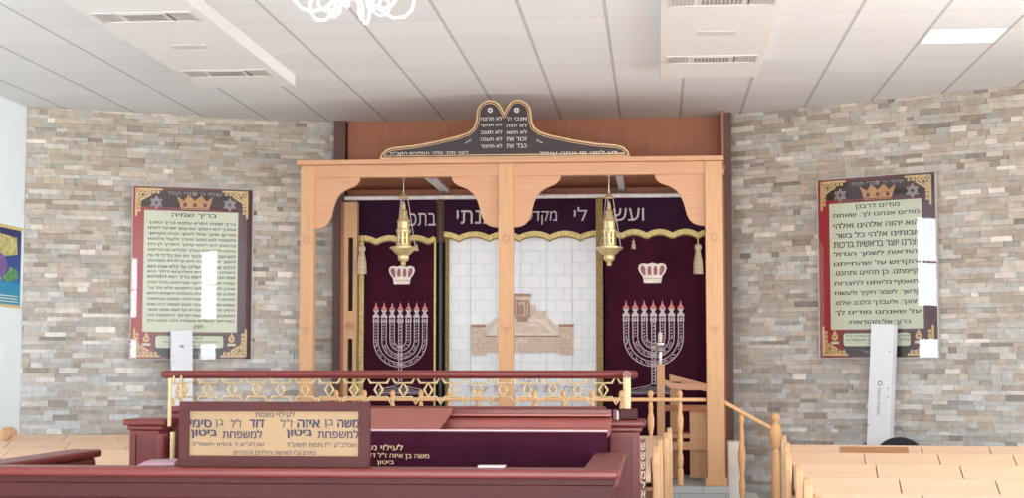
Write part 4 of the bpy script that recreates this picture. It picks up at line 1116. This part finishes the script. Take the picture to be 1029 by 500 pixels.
for s, x0, x1, w in (('משה', 788, 880, .03), ('בן', 734, 772, .0), ('איזה', 618, 716, .03), ('ז"ל', 549, 600, .0), ('דוד', 418, 481, .03), ('ז"ל', 340, 386, 0), ('בן', 276, 310, 0), ('סימי', 170, 262, .03)):
    stx(s, x0, x1, 256 if s not in ('ז"ל',) else 252, 290, w)
for s, x0, x1, w in (('למשפחת', 706, 878, .012), ('ביטון', 572, 684, .035), ('למשפחת', 306, 472, .012), ('ביטון', 174, 284, .035)): stx(s, x0, x1, 298, 334, w)
stx('שנלב"ע י"ז תמוז תשע"ד', 572, 868, 350, 370, .0); stx("שנלב\"ע ז' בסיון תשס\"ג", 182, 480, 350, 370, .0)
stx('נתרם ע"י האישה הילדים והנכדים', 352, 698, 384, 402, .0)
put('lettering', tm, M['navy'], sg)

# little things on the ledge and behind it
a = spot(140, 465, YN+.1); b = spot(178, 465, YN+.1)
tag(put('plastic_sheet', MB().hexa([(a.x, YN+.06, ZL+.001), (b.x, YN+.06, ZL+.001), (b.x, YN+.125, ZL+.001), (a.x, YN+.125, ZL+.001)], [(a.x+.03, YN+.07, ZL+.018), (b.x, YN+.065, ZL+.02), (b.x, YN+.12, ZL+.03), (a.x+.05, YN+.12, ZL+.026)]), M['lilac'], bevel=.003, loc=(a.x, YN+.1, ZL)), 'folded lilac plastic sheet on the front ledge, left of the memorial sign', 'sheet')
a = spot(481, 465, YN+.1); b = spot(508, 465, YN+.1)
tag(put('paper_slip', MB().box(a.x, b.x, YN+.05, YN+.12, ZL+.001, ZL+.010), M['paper'], bevel=.002, loc=(a.x, YN+.1, ZL)), 'small pale slip lying on the front ledge, right of the memorial sign', 'paper')
a = spot(173.5, 450, 8.4)
tag(put('brass_rod', MB().tube([(a.x, 8.4, .201), (a.x, 8.4, spot(173, 434, 8.4).z)], .014, 10), M['brass_pale'], smooth=True, loc=(a.x, 8.4, .2)), 'short upright brass rod beside the left corner post', 'rod')
a = spot(163, 450, 8.5)
tag(put('wooden_roller', MB().lathe([(.03, 0), (.03, spot(163, 437, 8.5).z-.2), (.022, spot(163, 436, 8.5).z-.2)], (a.x, 8.5, .201), 14), M['mah_v'], smooth=True, loc=(a.x, 8.5, .2)), 'round mahogany upright between the left corner post and the brass rod', 'upright')

# ------------------------------------------------------------------ light
def area(name, loc, rot, sx, sy, power, col=(1, 1, 1)):
    l = bpy.data.lights.new(name, 'AREA'); l.shape = 'RECTANGLE'; l.size = sx; l.size_y = sy; l.energy = power; l.color = col
    o = bpy.data.objects.new(name, l); C.objects.link(o); o.location = loc; o.rotation_euler = rot
    return o
area('window_daylight', (-.6, -2.6, 1.3), (math.radians(122), 0, 0), 8, 2.2, 540, (1, .99, .98))  # added uplight behind the camera to brighten the ceiling; no window stands there
area('bounce_fill', (-1.0, 10.0, 1.22), (PI, 0, 0), 8.5, 8.5, 74, (1, .985, .975))  # added unseen panel facing up, stands in for floor bounce on the ceiling
area('left_daylight', (-6.0, 4.2, 2.0), (0, math.radians(-90), 0), 2.4, 3.4, 60, (.95, .98, 1))
area('right_fill', (5.1, 9.0, 2.0), (0, math.radians(90), 0), 2.4, 5, 200, (1, .98, .95))  # fill with no window behind it, strengthened to brighten the left plaster wall
sl = bpy.data.lights.new('low_sun_fill', 'SUN'); sl.energy = 1.8; sl.angle = math.radians(45); sl.color = (1, .985, .965)  # added soft sun through the open back, for even light without falloff
so = bpy.data.objects.new('low_sun_fill', sl); C.objects.link(so); so.location = (3, -6, 3)
so.rotation_euler = Vector((.22, -.97, .12)).to_track_quat('Z', 'Y').to_euler()
la = area('plaster_fill', (4.9, 13.0, 2.4), (0, 0, 0), 1.2, 1.8, 24, (.93, .98, 1))  # added narrow fill aimed at the white left wall; no window behind it
la.data.spread = math.radians(50); la.rotation_euler = Vector((11, -1.6, .3)).to_track_quat('Z', 'Y').to_euler()
w = bpy.data.worlds.new('world'); bpy.context.scene.world = w; w.use_nodes = True
w.node_tree.nodes['Background'].inputs[0].default_value = (.95, .98, 1, 1); w.node_tree.nodes['Background'].inputs[1].default_value = 1.0
sc = bpy.context.scene
sc.view_settings.view_transform = 'Standard'; sc.view_settings.look = 'None'; sc.view_settings.exposure = 0.08; sc.view_settings.gamma = 1
sc.cycles.use_denoising = True; sc.cycles.max_bounces = 8; sc.cycles.diffuse_bounces = 5; sc.cycles.sample_clamp_indirect = 6
